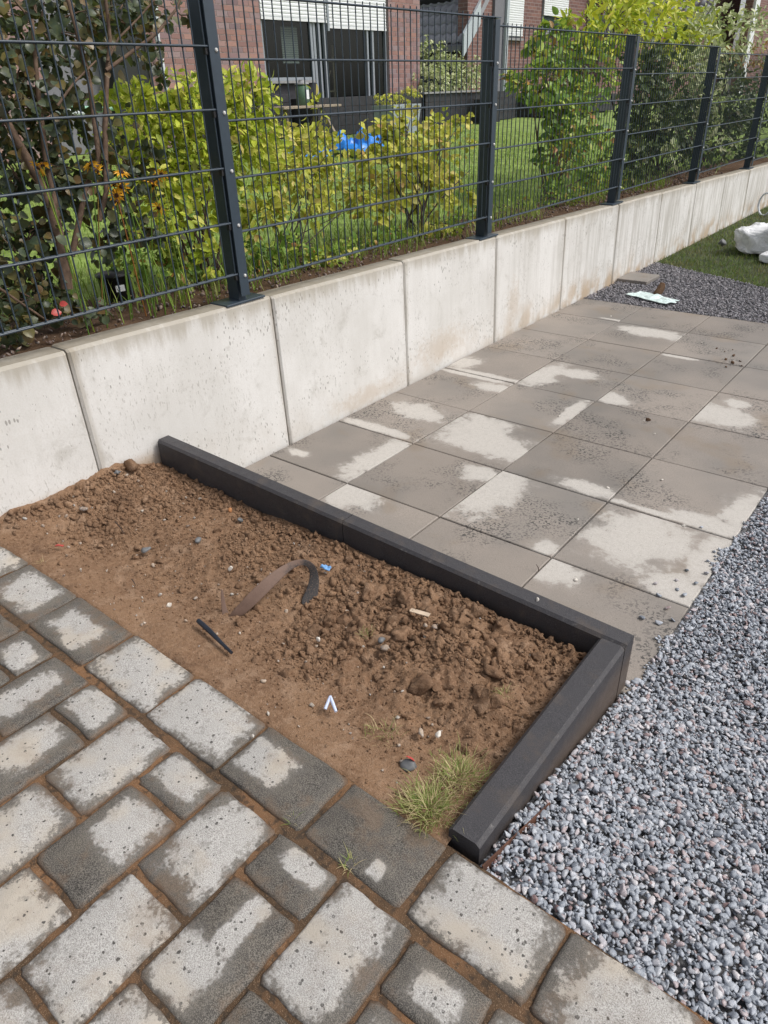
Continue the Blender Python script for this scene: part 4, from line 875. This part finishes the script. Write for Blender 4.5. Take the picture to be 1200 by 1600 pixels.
# raised dark planters along the terrace
def plank_box(name, label, x0, x1, y0, y1, z0, z1, cat='planter', ph=.145):
    p0 = Vector((x0, y0, z0)); r = empty(name, tuple(p0)); tag(r, label, cat)
    MB().box((.02, .02, 0), (x1 - x0 - .02, y1 - y0 - .02, z1 - z0 - .03)).build('core', M['bedsoil'], r)
    n = max(1, int(round((z1 - z0) / ph))); h = (z1 - z0) / n; mf = MB().box((0, 0, .004), (.02, y1 - y0, h - .004), .003).mesh('plank', M['plank']); ms = MB().box((0.02, 0, .004), (x1 - x0 - .021, .018, h - .004), .003).mesh('plank', M['plank'])
    for k in range(n): link('plank', mf, r, (x1 - x0 - .02, 0, k * h)); link('plank', ms, r, (0, 0, k * h))
    return r
plank_box('planter', 'dark plank planter wall below the glazed door', -8.3, -7.6, 9.15, 12.34, .80, 1.42)
plank_box('planter', 'dark plank raised bed behind the grey trough and second post', -8.3, -7.55, 12.40, 16.2, .80, 1.40)
MB().box((-8.3, 12.3, 1.405), (-7.5, 15.0, 1.435)).build('cover_board', M['sill'])
bpy.data.objects['cover_board'].name = 'cover_board'; tag(bpy.data.objects['cover_board'], 'pale grey cover board lying on the dark raised bed', 'board')
plank_box('planter', 'dark plank raised bed right of the second post', -8.0, -7.0, 16.9, 21.0, .80, 1.22)
plank_box('planter', 'dark plank base left of the planter wall beneath the window sill', -8.44, -8.2, 6.9, 9.1, .80, 1.50)
# picnic table
tb = empty('picnic_table', (-6.2, 7.28, .79)); tag(tb, 'weathered wooden garden table before the dark plank wall', 'table')
for k in range(4): MB().box((-.28 + k * .142, -.62, .52), (-.28 + k * .142 + .132, .62, .55), .004).build('tabletop_board', M['wood'], tb)
for sy in (-1, 1):
    for sx in (-1, 1):
        MB().add([(sx*.06-.025, sy*.38-.02, .52), (sx*.06+.025, sy*.38-.02, .52), (sx*.06+.025, sy*.38+.02, .52), (sx*.06-.025, sy*.38+.02, .52), (sx*.28-.025, sy*.55-.02, 0), (sx*.28+.025, sy*.55-.02, 0), (sx*.28+.025, sy*.55+.02, 0), (sx*.28-.025, sy*.55+.02, 0)], [(0,1,2,3),(7,6,5,4),(0,4,5,1),(1,5,6,2),(2,6,7,3),(3,7,4,0)]).build('leg', M['wood'], tb)
# green lantern on the table
ln = empty('lantern', (-6.2, 7.35, 1.342)); tag(ln, 'green glass lantern with metal top standing on the wooden table', 'lantern')
MB().tube([(0,0,0), (0,0,.01), (0,0,.24), (0,0,.27)], [.085,.10,.10,.07], 14).build('lantern_body', M['green'], ln)
MB().tube([(0,0,.27), (0,0,.29), (0,0,.295), (0,0,.33)], [.105,.105,.05,.045], 14).build('lantern_top', M['sill'], ln); MB().box((.10, -.02, .08), (.104, .03, .2)).build('lantern_tag', M['lblwhite'], ln)
# grey trough with yellow plants
tr = empty('plant_trough', (-6.8, 10.44, .79)); tag(tr, 'light grey square trough on the terrace with yellow plants', 'planter')
q = MB(); q.add([(-.2,-.36,0),(.2,-.36,0),(.2,.36,0),(-.2,.36,0),(-.25,-.42,.46),(.25,-.42,.46),(.25,.42,.46),(-.25,.42,.46)], [(0,3,2,1),(0,1,5,4),(1,2,6,5),(2,3,7,6),(3,0,4,7)]); q.box((-.25,-.42,.46),(.25,.42,.475)); q.build('trough_body', M['planter'], tr)
shrub('trough_plants', 'yellowing plants growing in the light grey trough', 'plant', (-6.8, 10.44, 1.27), [((-6.8, 10.2, 1.38), (.2, .3, .12), 160), ((-6.8, 10.75, 1.40), (.2, .3, .14), 160)], 'leafyellow2', .06, .03, nstem=6, bark='barkdark', stem_r=.004, single=40)
# blue paddling pool / tarpaulin on the lawn: a crumpled sheet
def sheet(name, cx, cy, z, sx, sy, amp, mat, label, cat, s=7, seed=1, n=36, rz=0, cut=None):
    X, Y = np.meshgrid(np.linspace(-1, 1, n), np.linspace(-1, 1, n), indexing='ij')
    e = 1 + .18 * fbm(np.cos(np.arctan2(Y, X)) * 2, np.sin(np.arctan2(Y, X)) * 2, 1.0, 3, seed); xx, yy = X * sx * e, Y * sy * e
    h = amp * (np.abs(fbm(xx, yy, s, 4, seed)) * 2.2) * np.clip(1.15 - np.maximum(np.abs(X), np.abs(Y)) ** 4, .1, 1)
    c, sn = math.cos(rz), math.sin(rz); V = np.stack([xx * c - yy * sn, xx * sn + yy * c, h + .004], -1).reshape(-1, 3); I = np.arange(n * n).reshape(n, n)
    F = np.stack([I[:-1, :-1], I[1:, :-1], I[1:, 1:], I[:-1, 1:]], -1).reshape(-1, 4)
    o = link(name, np_mesh(name, V, F, mat, True), None, (cx, cy, z)); md = o.modifiers.new('thick', 'SOLIDIFY'); md.thickness = .003; return tag(o, label, cat)
sheet('tarpaulin', -5.1, 7.4, .765, .42, .55, .30, M['blue'], 'crumpled bright blue tarpaulin lying on the lawn behind the shrubs', 'tarpaulin', 3, 3)
sheet('tarpaulin', -5.0, 6.1, .76, .22, .26, .12, M['blue'], 'small blue plastic bundle on the lawn left of the larger blue tarpaulin', 'tarpaulin', 5, 5)
# pipe and hose behind dark bush
hp = MB().tube([at(10, 160, 0, -4.2), at(70, 160, 0, -4.2), at(150, 172, 0, -4.2), at(205, 165, 0, -4.2)], .022, 8).build('garden_hose', M['mint']); tag(hp, 'mint green hose stretched behind the dark bush', 'hose')
hb = MB().tube([at(92, 176, 0, -4.4), at(140, 176, 0, -4.4)], .03, 10).build('metal_tube', M['pipe']); tag(hb, 'short grey metal tube behind the dark bush under the hose', 'pipe')
# orange bucket behind
bk = empty('bucket', (-7.2, 14.3, .80)); tag(bk, 'small orange bucket on the terrace left of the second post', 'bucket')
MB().tube([(0,0,.45), (0,0,.68), (0,0,.69), (0,0,.5)], [.14,.18,.17,.12], 16).build('bucket_body', M['orange'], bk); MB().tube([(0,-.17,.68), (0,-.1,.78), (0,.1,.78), (0,.17,.68)], .006, 6).build('handle', M['screw'], bk); MB().box((-.2,-.25,0),(.2,.25,.45)).build('bucket_stand', M['plank'], bk)

# ------------------------------------------------------------------ second house, far
def mat_farbrick():
    t = NT('far_brickwork', .85, .2); g = t.pos(); s = t.node('ShaderNodeSeparateXYZ', 1, i0=g); z = t.node('ShaderNodeSeparateXYZ', 2, i0=g); x = t.node('ShaderNodeSeparateXYZ', 0, i0=g)
    v = t.node('ShaderNodeCombineXYZ', 0, X=t.math('ADD', s, x), Y=z, Z=0.0)
    b = t.n.new('ShaderNodeTexBrick'); t.l.new(v, b.inputs['Vector']); b.inputs['Scale'].default_value = 1; b.inputs['Brick Width'].default_value = .25; b.inputs['Row Height'].default_value = .083; b.inputs['Mortar Size'].default_value = .008
    b.inputs['Color1'].default_value = (.15, .085, .08, 1); b.inputs['Color2'].default_value = (.24, .13, .11, 1); b.inputs['Mortar'].default_value = (.26, .21, .20, 1); t.color(b.outputs['Color']); return t.m
M['farbrick'] = mat_farbrick()
h2 = empty('brick_house', (-10, 20, .8)); tag(h2, 'dark red brick house with grey tiled roof behind the second post', 'house'); O2 = Vector((10, -20, -.8))
FX = -10.0
def hp_(lo, hi, name, mat, par=h2, org=O2): o = MB().box(lo, hi).build(name, M[mat], par); o.location = org; return o
hp_((FX - .3, 17.75, .8), (FX, 30, 6.5), 'wall', 'farbrick')
hp_((FX - 6, 17.75, .8), (FX - .3, 18.05, 2.45), 'wall', 'plank')
hp_((FX, 19.0, .8), (FX + .08, 19.62, 6.5), 'grey_pilaster', 'greypanel'); hp_((FX + .081, 19.55, .8), (FX + .15, 19.68, 6.5), 'downpipe', 'zinc')
def far_win(y0, y1, z0, z1, zs):
    w = hp_((FX, y0 - .03, z0 - .08), (FX + .10, y1 + .03, z0 - .02), 'window_sill', 'sill')
    f = MB().box((0, 0, 0), (.03, y1 - y0, z1 - z0)).build('window', M['frame'], h2, O2 + Vector((FX + .003, y0, z0)))
    MB().box((.03, .07, .07), (.036, y1 - y0 - .07, (z1 - z0) * .38)).build('pane', M['glass'], f); MB().box((.03, .07, (z1 - z0) * .38 + .06), (.036, y1 - y0 - .07, z1 - z0 - .05)).build('pane', M['glass'], f)
    shutter(y0, y1, zs, z1 + .5, h2, O2, FX + .09)
far_win(19.75, 20.62, 2.70, 3.9, 2.74); far_win(21.85, 23.45, 2.88, 4.2, 3.30)
hp_((FX, 19.7, .8), (FX + .04, 24.5, 1.95), 'plinth', 'greypanel') if False else None
# roof with its eave towards the camera, verge on the right
def tiled_roof(house_, org, x0, x1, ye, ze, rise, run, name='roof', tw=.26, th=.34):
    L = math.hypot(rise, run); dy, dz = run / L, rise / L; base = MB().add([(x0, ye, ze), (x1, ye, ze), (x1, ye + run, ze + rise), (x0, ye + run, ze + rise), (x0, ye + .02, ze - .16), (x1, ye + .02, ze - .16), (x1, ye + run, ze + rise - .2), (x0, ye + run, ze + rise - .2)], [(0,1,2,3),(7,6,5,4),(0,4,5,1),(1,5,6,2),(2,6,7,3),(3,7,4,0)]).build(name, M['tile'], house_); base.location = org
    vs = []; fs = []; seg = 8
    for k in range(seg + 1):
        t = k / seg; h = .03 * math.sin(t * 2 * math.pi) + .035
        for (s, e) in ((0, .035), (th + .04, .0)): vs.append((t * tw, s * dy - (h + e) * dz, s * dz + (h + e) * dy))
    for k in range(seg): fs.append((2*k, 2*k+2, 2*k+3, 2*k+1))
    for k in range(seg):   # front lip
        a, b = vs[2*k], vs[2*k+2]; i = len(vs); vs += [(a[0], a[1] + .03 * dz, a[2] - .03 * dy), (b[0], b[1] + .03 * dz, b[2] - .03 * dy)]; fs.append((2*k, i, i+1, 2*k+2))
    mb = MB(); mb.add(vs, fs, True); tm = mb.mesh('roof_tile', M['tile']); nx = int((x1 - x0) / tw); ns = int(L / th)
    for i in range(nx):
        for j in range(ns): link('roof_tile', tm, base, (x1 - (i + 1) * tw, ye + j * th * dy, ze + j * th * dz))
    return base
rf = tiled_roof(h2, O2, -13.6, FX + .02, 17.6, 2.50, 3.0, 3.0)
hp_((-13.6, 17.45, 2.34), (FX, 17.58, 2.46), 'gutter', 'greypanel')
vg = MB().add([(FX + .03, 17.5, 2.25), (FX + .10, 17.5, 2.25), (FX + .10, 20.7, 5.55), (FX + .03, 20.7, 5.55), (FX + .03, 17.5, 2.75), (FX + .10, 17.5, 2.75), (FX + .10, 20.7, 5.95), (FX + .03, 20.7, 5.95)], [(0,3,2,1),(4,5,6,7),(0,1,5,4),(1,2,6,5),(2,3,7,6),(3,0,4,7)])
vo = MB().add([(FX + .03, 17.45, 2.2), (FX + .10, 17.45, 2.2), (FX + .10, 18.25, 2.95), (FX + .03, 18.25, 2.95), (FX + .03, 17.45, 2.72), (FX + .10, 17.45, 2.72), (FX + .10, 18.25, 3.48), (FX + .03, 18.25, 3.48)], [(0,3,2,1),(4,5,6,7),(0,1,5,4),(1,2,6,5),(2,3,7,6),(3,0,4,7)]).build('verge_plate', M['zinc'], h2); vo.location = O2
# skylight
sk = MB().add([(-12.3, 18.55, 3.55), (-11.1, 18.55, 3.55), (-11.1, 20.0, 5.0), (-12.3, 20.0, 5.0), (-12.3, 18.45, 3.65), (-11.1, 18.45, 3.65), (-11.1, 19.9, 5.1), (-12.3, 19.9, 5.1)], [(0,3,2,1),(4,5,6,7),(0,1,5,4),(1,2,6,5),(2,3,7,6),(3,0,4,7)]).build('skylight', M['black'], h2); sk.location = O2
sp_ = MB().add([(-12.2, 18.52, 3.74), (-11.2, 18.52, 3.74), (-11.2, 19.84, 5.06), (-12.2, 19.84, 5.06)], [(0, 1, 2, 3)]).build('pane', M['greypanel'], sk)
# third and fourth houses, mostly hidden by the bushes
h3 = empty('brick_house', (-9.5, 30, .8)); tag(h3, 'brick house with dark roof half hidden behind the yellow bush', 'house'); O3 = Vector((9.5, -30, -.8))
hp_((-14, 24.9, .8), (-9.6, 25.1, 2.9), 'wall', 'farbrick', h3, O3); hp_((-9.75, 25.1, .8), (-9.5, 40, 7), 'wall', 'farbrick', h3, O3)
tiled_roof(h3, O3, -13.0, -7.3, 24.6, 2.75, 2.6, 2.6)
h4 = empty('brick_house', (-8, 34, .8)); tag(h4, 'brick house with white downpipe at the far right above the fence', 'house'); O4 = Vector((8, -34, -.8))
hp_((-8.3, 36.5, .8), (-8.0, 60, 9), 'wall', 'farbrick', h4, O4); tiled_roof(h4, O4, -12.0, -8.2, 31.0, 3.0, 3.0, 3.6)
hp_((-8.0, 36.6, .8), (-7.9, 37.2, 9), 'downpipe', 'shutter', h4, O4); hp_((-8.0, 41.5, .8), (-7.9, 42.2, 9), 'dark_panel', 'black', h4, O4)

# ------------------------------------------------------------------ things on the soil
def onsoil(x, y, dz=0): return Vector((x, y, float(soil_h(np.array([x]), np.array([y]))[0]) + dz))
# muddy band: a ribbon standing on edge in a loop
def ribbon(pts, wid, mat, name, label, cat, thick=.0022):
    """pts: (centre, half-width vector)"""
    V = []; 
    for p, w in pts: V += [p - w, p + w]
    F = [(2*i, 2*i+2, 2*i+3, 2*i+1) for i in range(len(pts) - 1)]
    o = link(name, np_mesh(name, [tuple(v) for v in V], F, mat, True)); md = o.modifiers.new('thick', 'SOLIDIFY'); md.thickness = thick; md2 = o.modifiers.new('s', 'SUBSURF'); md2.levels = 2; md2.render_levels = 2
    return tag(o, label, cat)
def band_pts():
    a = [(at(346, 918, 1, -.53), .0035), (at(349, 945, 1, -.545), .005), (at(353, 968, 1, -.56), .010), (at(366, 965, 1, -.548), .013), (at(392, 938, 1, -.50), .0165), (at(418, 912, 1, -.44), .0165), (at(440, 893, 1, -.385), .013), (at(458, 881, 1, -.34), .009), (at(474, 877, 1, -.31), .008), (at(488, 884, 1, -.29), .010), (at(492, 902, 1, -.295), .013), (at(488, 926, 1, -.33), .017), (at(477, 950, 1, -.375), .021)]
    out = []; pv = None
    for i, (p, w) in enumerate(a):
        w = w * 1.3
        t = (a[min(i+1, len(a)-1)][0] - a[max(i-1, 0)][0]).normalized(); side = t.cross(Vector((1.45, -1.15, 1.05)) if i < 8 else Vector((1.3, -1.3, 1.0))).normalized()
        if pv is not None and side.dot(pv) < 0: side = -side
        if pv is not None: side = (side * .7 + pv * .3).normalized()
        pv = side; out.append((p, side * w))
    return out
ribbon(band_pts(), .02, M['band'], 'edging_band', 'muddy black plastic band bent into a loop on the soil', 'plastic strip')
p0, p1 = onsoil(.925, -.665, .010), onsoil(1.105, -.70, .006)
p0 = at(310, 970, 2, .190); p1 = at(362, 1020, 2, .182)
tbz = MB(); tbz.tube([p0, p0.lerp(p1, .3) + Vector((.003, .001, 0)), p0.lerp(p1, .7), p1], [.0075, .0078, .0055, .0045], 10); o = tbz.build('plastic_tube', M['penblue']); tag(o, 'short blue black plastic tube lying on the soil edge', 'tube')
# pale V clip
q0, q1, q2 = at(508, 1108, 2, .183), at(516, 1088, 2, .196), at(525, 1112, 2, .183)
cp = MB(); cp.tube([q0, q0.lerp(q1, .5), q1], [.0045, .0042, .0038], 8); cp.tube([q1, q1.lerp(q2, .5), q2], [.0038, .0045, .004], 8); tag(cp.build('plastic_clip', M['paleblue']), 'small pale blue V shaped clip lying on the soil', 'clip')
# wooden label with hole
q0, q1 = at(640, 953, 2, .192), at(671, 964, 2, .190); d = (q1 - q0); L = d.length; ang = math.atan2(d.y, d.x)
wl_ = MB(); seg = 12; hw = .0075; r = .002; cx = .010
ring = [(cx + r * math.cos(2*math.pi*k/seg), r * math.sin(2*math.pi*k/seg)) for k in range(seg)]
sq = []
for k in range(seg):
    a = 2*math.pi*k/seg; m = max(abs(math.cos(a)), abs(math.sin(a))); sq.append((cx + hw * math.cos(a) / m, hw * math.sin(a) / m))
for z0_, z1_ in ((0, .0025),):
    vs = [(x, y, z) for z in (z0_, z1_) for x, y in ring] + [(x, y, z) for z in (z0_, z1_) for x, y in sq]; fs = []
    for k in range(seg):
        j = (k + 1) % seg; fs += [(seg + k, seg + j, 3*seg + j, 3*seg + k), (k, 2*seg + k, 2*seg + j, j), (2*seg + k, 3*seg + k, 3*seg + j, 2*seg + j), (k, j, seg + j, seg + k)]
    wl_.add(vs, fs)
wl_.box((cx + hw, -hw, 0), (L, hw, .0025)); o = wl_.build('plant_label', M['labelwood'], None, tuple(q0), (0.05, -.05, ang)); tag(o, 'pale wooden plant label with a small hole on the clods', 'label')
# blue film scrap
sheet('plastic_scrap', *tuple(at(509, 886, 2, .185))[:2], .178, .018, .009, .012, M['bluebit'], 'crumpled light blue plastic scrap behind the muddy band', 'scrap', 60, 4, 12, .2)
sheet('plastic_scrap', *tuple(at(188, 760, 0, .03))[:2], .246, .012, .012, .012, M['slate'], 'grey plastic scrap beside the brown clod at the wall', 'scrap', 60, 6, 10, .5)
sheet('plastic_scrap', *tuple(at(92, 850, 2, .215))[:2], .205, .014, .005, .006, M['red'], 'thin red plastic scrap on the soil near the left paving', 'scrap', 60, 8, 10, .5)
def rock(u, v, z, r, key, label, flat=(.5, .8), smooth=False, name='stone', cat='stone'):
    p = at(u, v, 2, z); V, F = stones(np.array([[0, 0, 0.0]]), np.array([r]), ICO2, .08, flat); p.z = max(p.z, float(soil_h(np.array([p.x]), np.array([p.y]))[0]) + r * .35 if -.79 < p.y < -.07 and 0 < p.x < 1.9 else p.z)
    o = link(name, np_mesh(name, V, F, M[key], smooth), None, p); tag(o, label, cat); return o
pr = rock(195, 735, .262, .034, 'clod', 'largest brown clod resting against the wall beside the kerb', (.7, .9), True, 'earth_clod', 'clod'); pr.location = (.045, -.235, .262)
rock(360, 797, .17, .011, 'orange', 'orange clay fragment by the inner side of the kerb'); rock(375, 812, .17, .014, 'slate', 'dark grey stone just right of the orange fragment'); rock(310, 845, .18, .014, 'slate', 'blue grey slate chip amid soil above the band')
rock(228, 858, .185, .020, 'slate', 'dark flat stone left of the slate chip on the soil'); rock(132, 796, .21, .018, 'pebble', 'tan stone on the soil close to the wall'); rock(497, 998, .17, .010, 'white', 'white pebble on the soil in front of the band')
rock(658, 1145, .16, .014, 'pebble', 'pinkish tan pebble above the grass tuft'); rock(686, 1147, .16, .014, 'white', 'jagged white stone above the grass tuft'); rock(638, 1195, .16, .018, 'slate', 'dark grey rounded stone left of the red leaf scrap', (.8, .95), True)
rock(680, 980, .175, .011, 'pebble', 'beige pebble just below the wooden label'); rock(663, 977, .175, .011, 'pebble', 'pink pebble left of the beige pebble under the wooden label'); rock(603, 1012, .17, .016, 'pebble', 'tan stone right of the small grass tuft'); rock(597, 1000, .17, .012, 'slate', 'grey stone touching the tan stone by the small tuft'); rock(360, 888, .18, .011, 'white', 'cream pebble left of the band crest')
rock(264, 945, .19, .010, 'white', 'long cream chip on the soil near the blue tube', (.3, .4)); rock(395, 1150, .186, .006, 'white', 'tiny cream chip by the paving edge'); rock(905, 957, .262, .007, 'white', 'small white chip resting on top of the black kerb').location = (1.70, -.012, KT(1.70) + .003)
small = at(648, 1190, 2, .172); me_, _, _ = leaf_mesh(.024, .011, M['red']); o = link('fallen_leaf', me_, None, small, (.6, .5, 2.0)); tag(o, 'folded pinkish red leaf scrap on the soil above the grass tuft', 'leaf')
# big lumps near the right end of the bed
n = 95; x = rng.uniform(1.20, 1.87, n); y = rng.uniform(-.46, -.09, n); r = rng.uniform(.012, .042, n)
V, F = stones(np.stack([x, y, soil_h(x, y) - r * .15], -1), r, ico(3), .03, (.55, .9)); cc_ = np.repeat(np.stack([x, y, soil_h(x, y) - r * .15], -1), len(V) // n, 0); V = cc_ + (V - cc_) * (1 + .75 * fbm(V[:, 0] + V[:, 2], V[:, 1] + V[:, 2] * .7, 45, 4, 8) + .3 * fbm(V[:, 0] - V[:, 2], V[:, 1] + V[:, 2], 160, 2, 3))[:, None]
o = link('soil_lumps', np_mesh('soil_lumps', V, F, M['clod'], True)); tag(o, 'larger lumps of earth heaped at the kerb corner', 'soil lumps', kind='stuff')
# twigs
for (a, b, lab) in (((842, 893, .0), (838, 882, .03), 'short dark twig stuck in the slab joint behind the kerb'), ((206, 905, .205), (212, 915, .20), 'tiny dry twig on the soil edge at the left'), ((180, 815, .2), (195, 835, .2), 'brown twig lying near the tan stone')):
    p, q = at(a[0], a[1], 2, a[2]), at(b[0], b[1], 2, b[2]); tag(MB().tube([p, p.lerp(q, .5) + Vector((.002, 0, .003)), q], [.002, .0017, .001], 5).build('twig', M['barkdark']), lab, 'twig')
# rusty edging strip beside the arm
es = MB(); es.add([(1.981, -.79, .12), (1.984, -.79, .12), (2.012, -.55, .10), (2.009, -.55, .10), (1.981, -.79, .166), (1.984, -.79, .166), (2.012, -.55, .128), (2.009, -.55, .128)], [(0,3,2,1),(4,5,6,7),(0,1,5,4),(1,2,6,5),(2,3,7,6),(3,0,4,7)])
eso = es.build('edging_strip', M['rust']); eso.location = (.012, 0, .006); tag(eso, 'rusty brown edging strip between the kerb end and gravel', 'edging strip')

# grass tufts
def tuft(u, v, z, n, h, w, rad, label, spread=.9, dist=None):
    p = at(u, v, 2, z); x = rng.normal(size=n) * rad; y = rng.normal(size=n) * rad * (dist or 1); P = np.stack([x, y, 0 * x - .005], -1)
    a = np.arctan2(y, x) + rng.normal(size=n) * .9; H = rng.uniform(.35, 1, n) * h; W = rng.uniform(.7, 1.2, n) * w; lean = rng.uniform(.3, spread, n) * H
    d = np.stack([np.cos(a), np.sin(a), 0*a], -1); s = np.stack([-np.sin(a), np.cos(a), 0*a], -1); V = []; 
    K = 5; ts = np.linspace(0, 1, K)
    for t in ts:
        c = P + d * (lean * t ** 1.7)[:, None] * 1.2; c[:, 2] += H * (t - .35 * t * t); ww = (W * (1 - t ** 2) * .5)[:, None]; V += [c - s * ww, c + s * ww]
    V = np.stack(V, 1).reshape(-1, 3); o = (np.arange(n) * 2 * K)[:, None]; F = np.concatenate([o + np.array([2*k, 2*k+1, 2*k+3, 2*k+2]) for k in range(K-1)])
    ob = link('grass_tuft', np_mesh('grass_tuft', V, F, M['tuftgrass']), None, p); tag(ob, label, 'grass tuft'); return ob
tuft(668, 1262, .172, 520, .058, .0017, .026, 'large straw tipped grass tuft overhanging the paving beside the kerb end'); tuft(716, 1212, .166, 420, .045, .0016, .027, 'green grass tuft along the inner side of the kerb arm')
tuft(572, 990, .168, 40, .028, .0014, .010, 'tiny grass tuft in the middle of the clods'); tuft(600, 1145, .162, 60, .045, .0014, .018, 'thin straggly grass tuft between clods and paving'); tuft(790, 1085, .16, 28, .035, .0014, .012, 'faint grass sprig near the kerb arm')
tuft(548, 1352, .168, 34, .04, .0018, .007, 'small green grass tuft sprouting in the paving joint'); tuft(460, 1285, .172, 16, .035, .0014, .006, 'few grass blades in the joint left of the sprouting tuft'); tuft(57, 1385, .18, 12, .012, .003, .003, 'tiny green seedling in the joint at the lower left'); tuft(175, 1035, .19, 8, .008, .003, .003, 'tiny moss sprout in the joint near the upper left pavers', .9)
tuft(68, 880, .195, 10, .04, .0012, .004, 'few straw blades at the left end of the soil edge')

# ------------------------------------------------------------------ far gravel patch things
ls = MB().box((0, 0, 0), (.262, .31, .03), .004).build('paving_slab', M['slab'], None, (.004, 4.68, -.006)); tag(ls, 'single small beige slab lying on the far gravel against the wall', 'slab')
for k in (0, 1, 2, 3): ls[f'p{k}'] = (9.0, 9.0, 0.0); ls[f's{k}'] = (.1, .1, 1.0)
c = at(1020, 463, 2, .02); sheet('plastic_film', c.x, c.y, .008, .20, .085, .020, M['teal'], 'crumpled pale teal plastic film on the far gravel', 'plastic film', 7, 7, 40, -.35)
c = at(1030, 453, 2, .03); V, F = stones(np.array([[0, 0, 0.0]]), np.array([.06]), ico(3), .05, (.5, .6)); o = link('earth_clod', np_mesh('earth_clod', V, F, M['bedsoil'], True), None, (c.x, c.y, .03)); o.rotation_euler = (0, 0, .3); tag(o, 'dark earth clod sitting on the teal plastic film', 'clod')
# white bag
def bag(cx, cy, sx, sy, h, label, seed, rz=0):
    V0, F0 = ico(5); V = np.sign(V0) * np.abs(V0) ** .34; V *= np.array([sx, sy, h])
    P = V + seed; low = fbm(P[:, 0] + P[:, 2] * .6, P[:, 1] + P[:, 2] * .8, 2.2, 2, seed); cr = np.abs(fbm(P[:, 0] + P[:, 2] * 1.3, P[:, 1] - P[:, 2] * .9, 5, 3, seed + 1)); cr2 = np.abs(fbm(P[:, 0] * .4 + P[:, 2] * 2.3, P[:, 1] * 1.5 + P[:, 2], 9, 2, seed + 2))
    V += V0 * (low * .05 - np.minimum(cr, .18) * .22 + .02 - np.minimum(cr2, .12) * .10)[:, None] * (h / .14)
    V[:, 2] = np.maximum(V[:, 2] + h * .9, 0)
    c, s = math.cos(rz), math.sin(rz); V = V @ np.array([[c, s, 0], [-s, c, 0], [0, 0, 1]]); return tag(link('bag', np_mesh('bag', V, F0, M['bag'], True), None, (cx, cy, -.008)), label, 'bag')
bag(1.02, 6.50, .54, .25, .135, 'big crumpled white bag lying on the far grass', 2, -.12); bag(1.10, 6.10, .30, .12, .05, 'small white plastic bundle in front of the big bag', 5, -.15)
hg = MB(); cc = at(1195, 322, 2, .1); hg.tube([(cc.x + .11 * math.cos(t) * .8, cc.y + .11 * math.cos(t) * -.5, .12 + .13 * math.sin(t)) for t in np.linspace(0, 2 * math.pi, 20)], .012, 8); tag(hg.build('hose_ring', M['pipe']), 'grey hose ring leaning behind the white bag', 'hose')
rock(1128, 378, .03, .045, 'slate', 'dark stone left of the white bag on the grass')
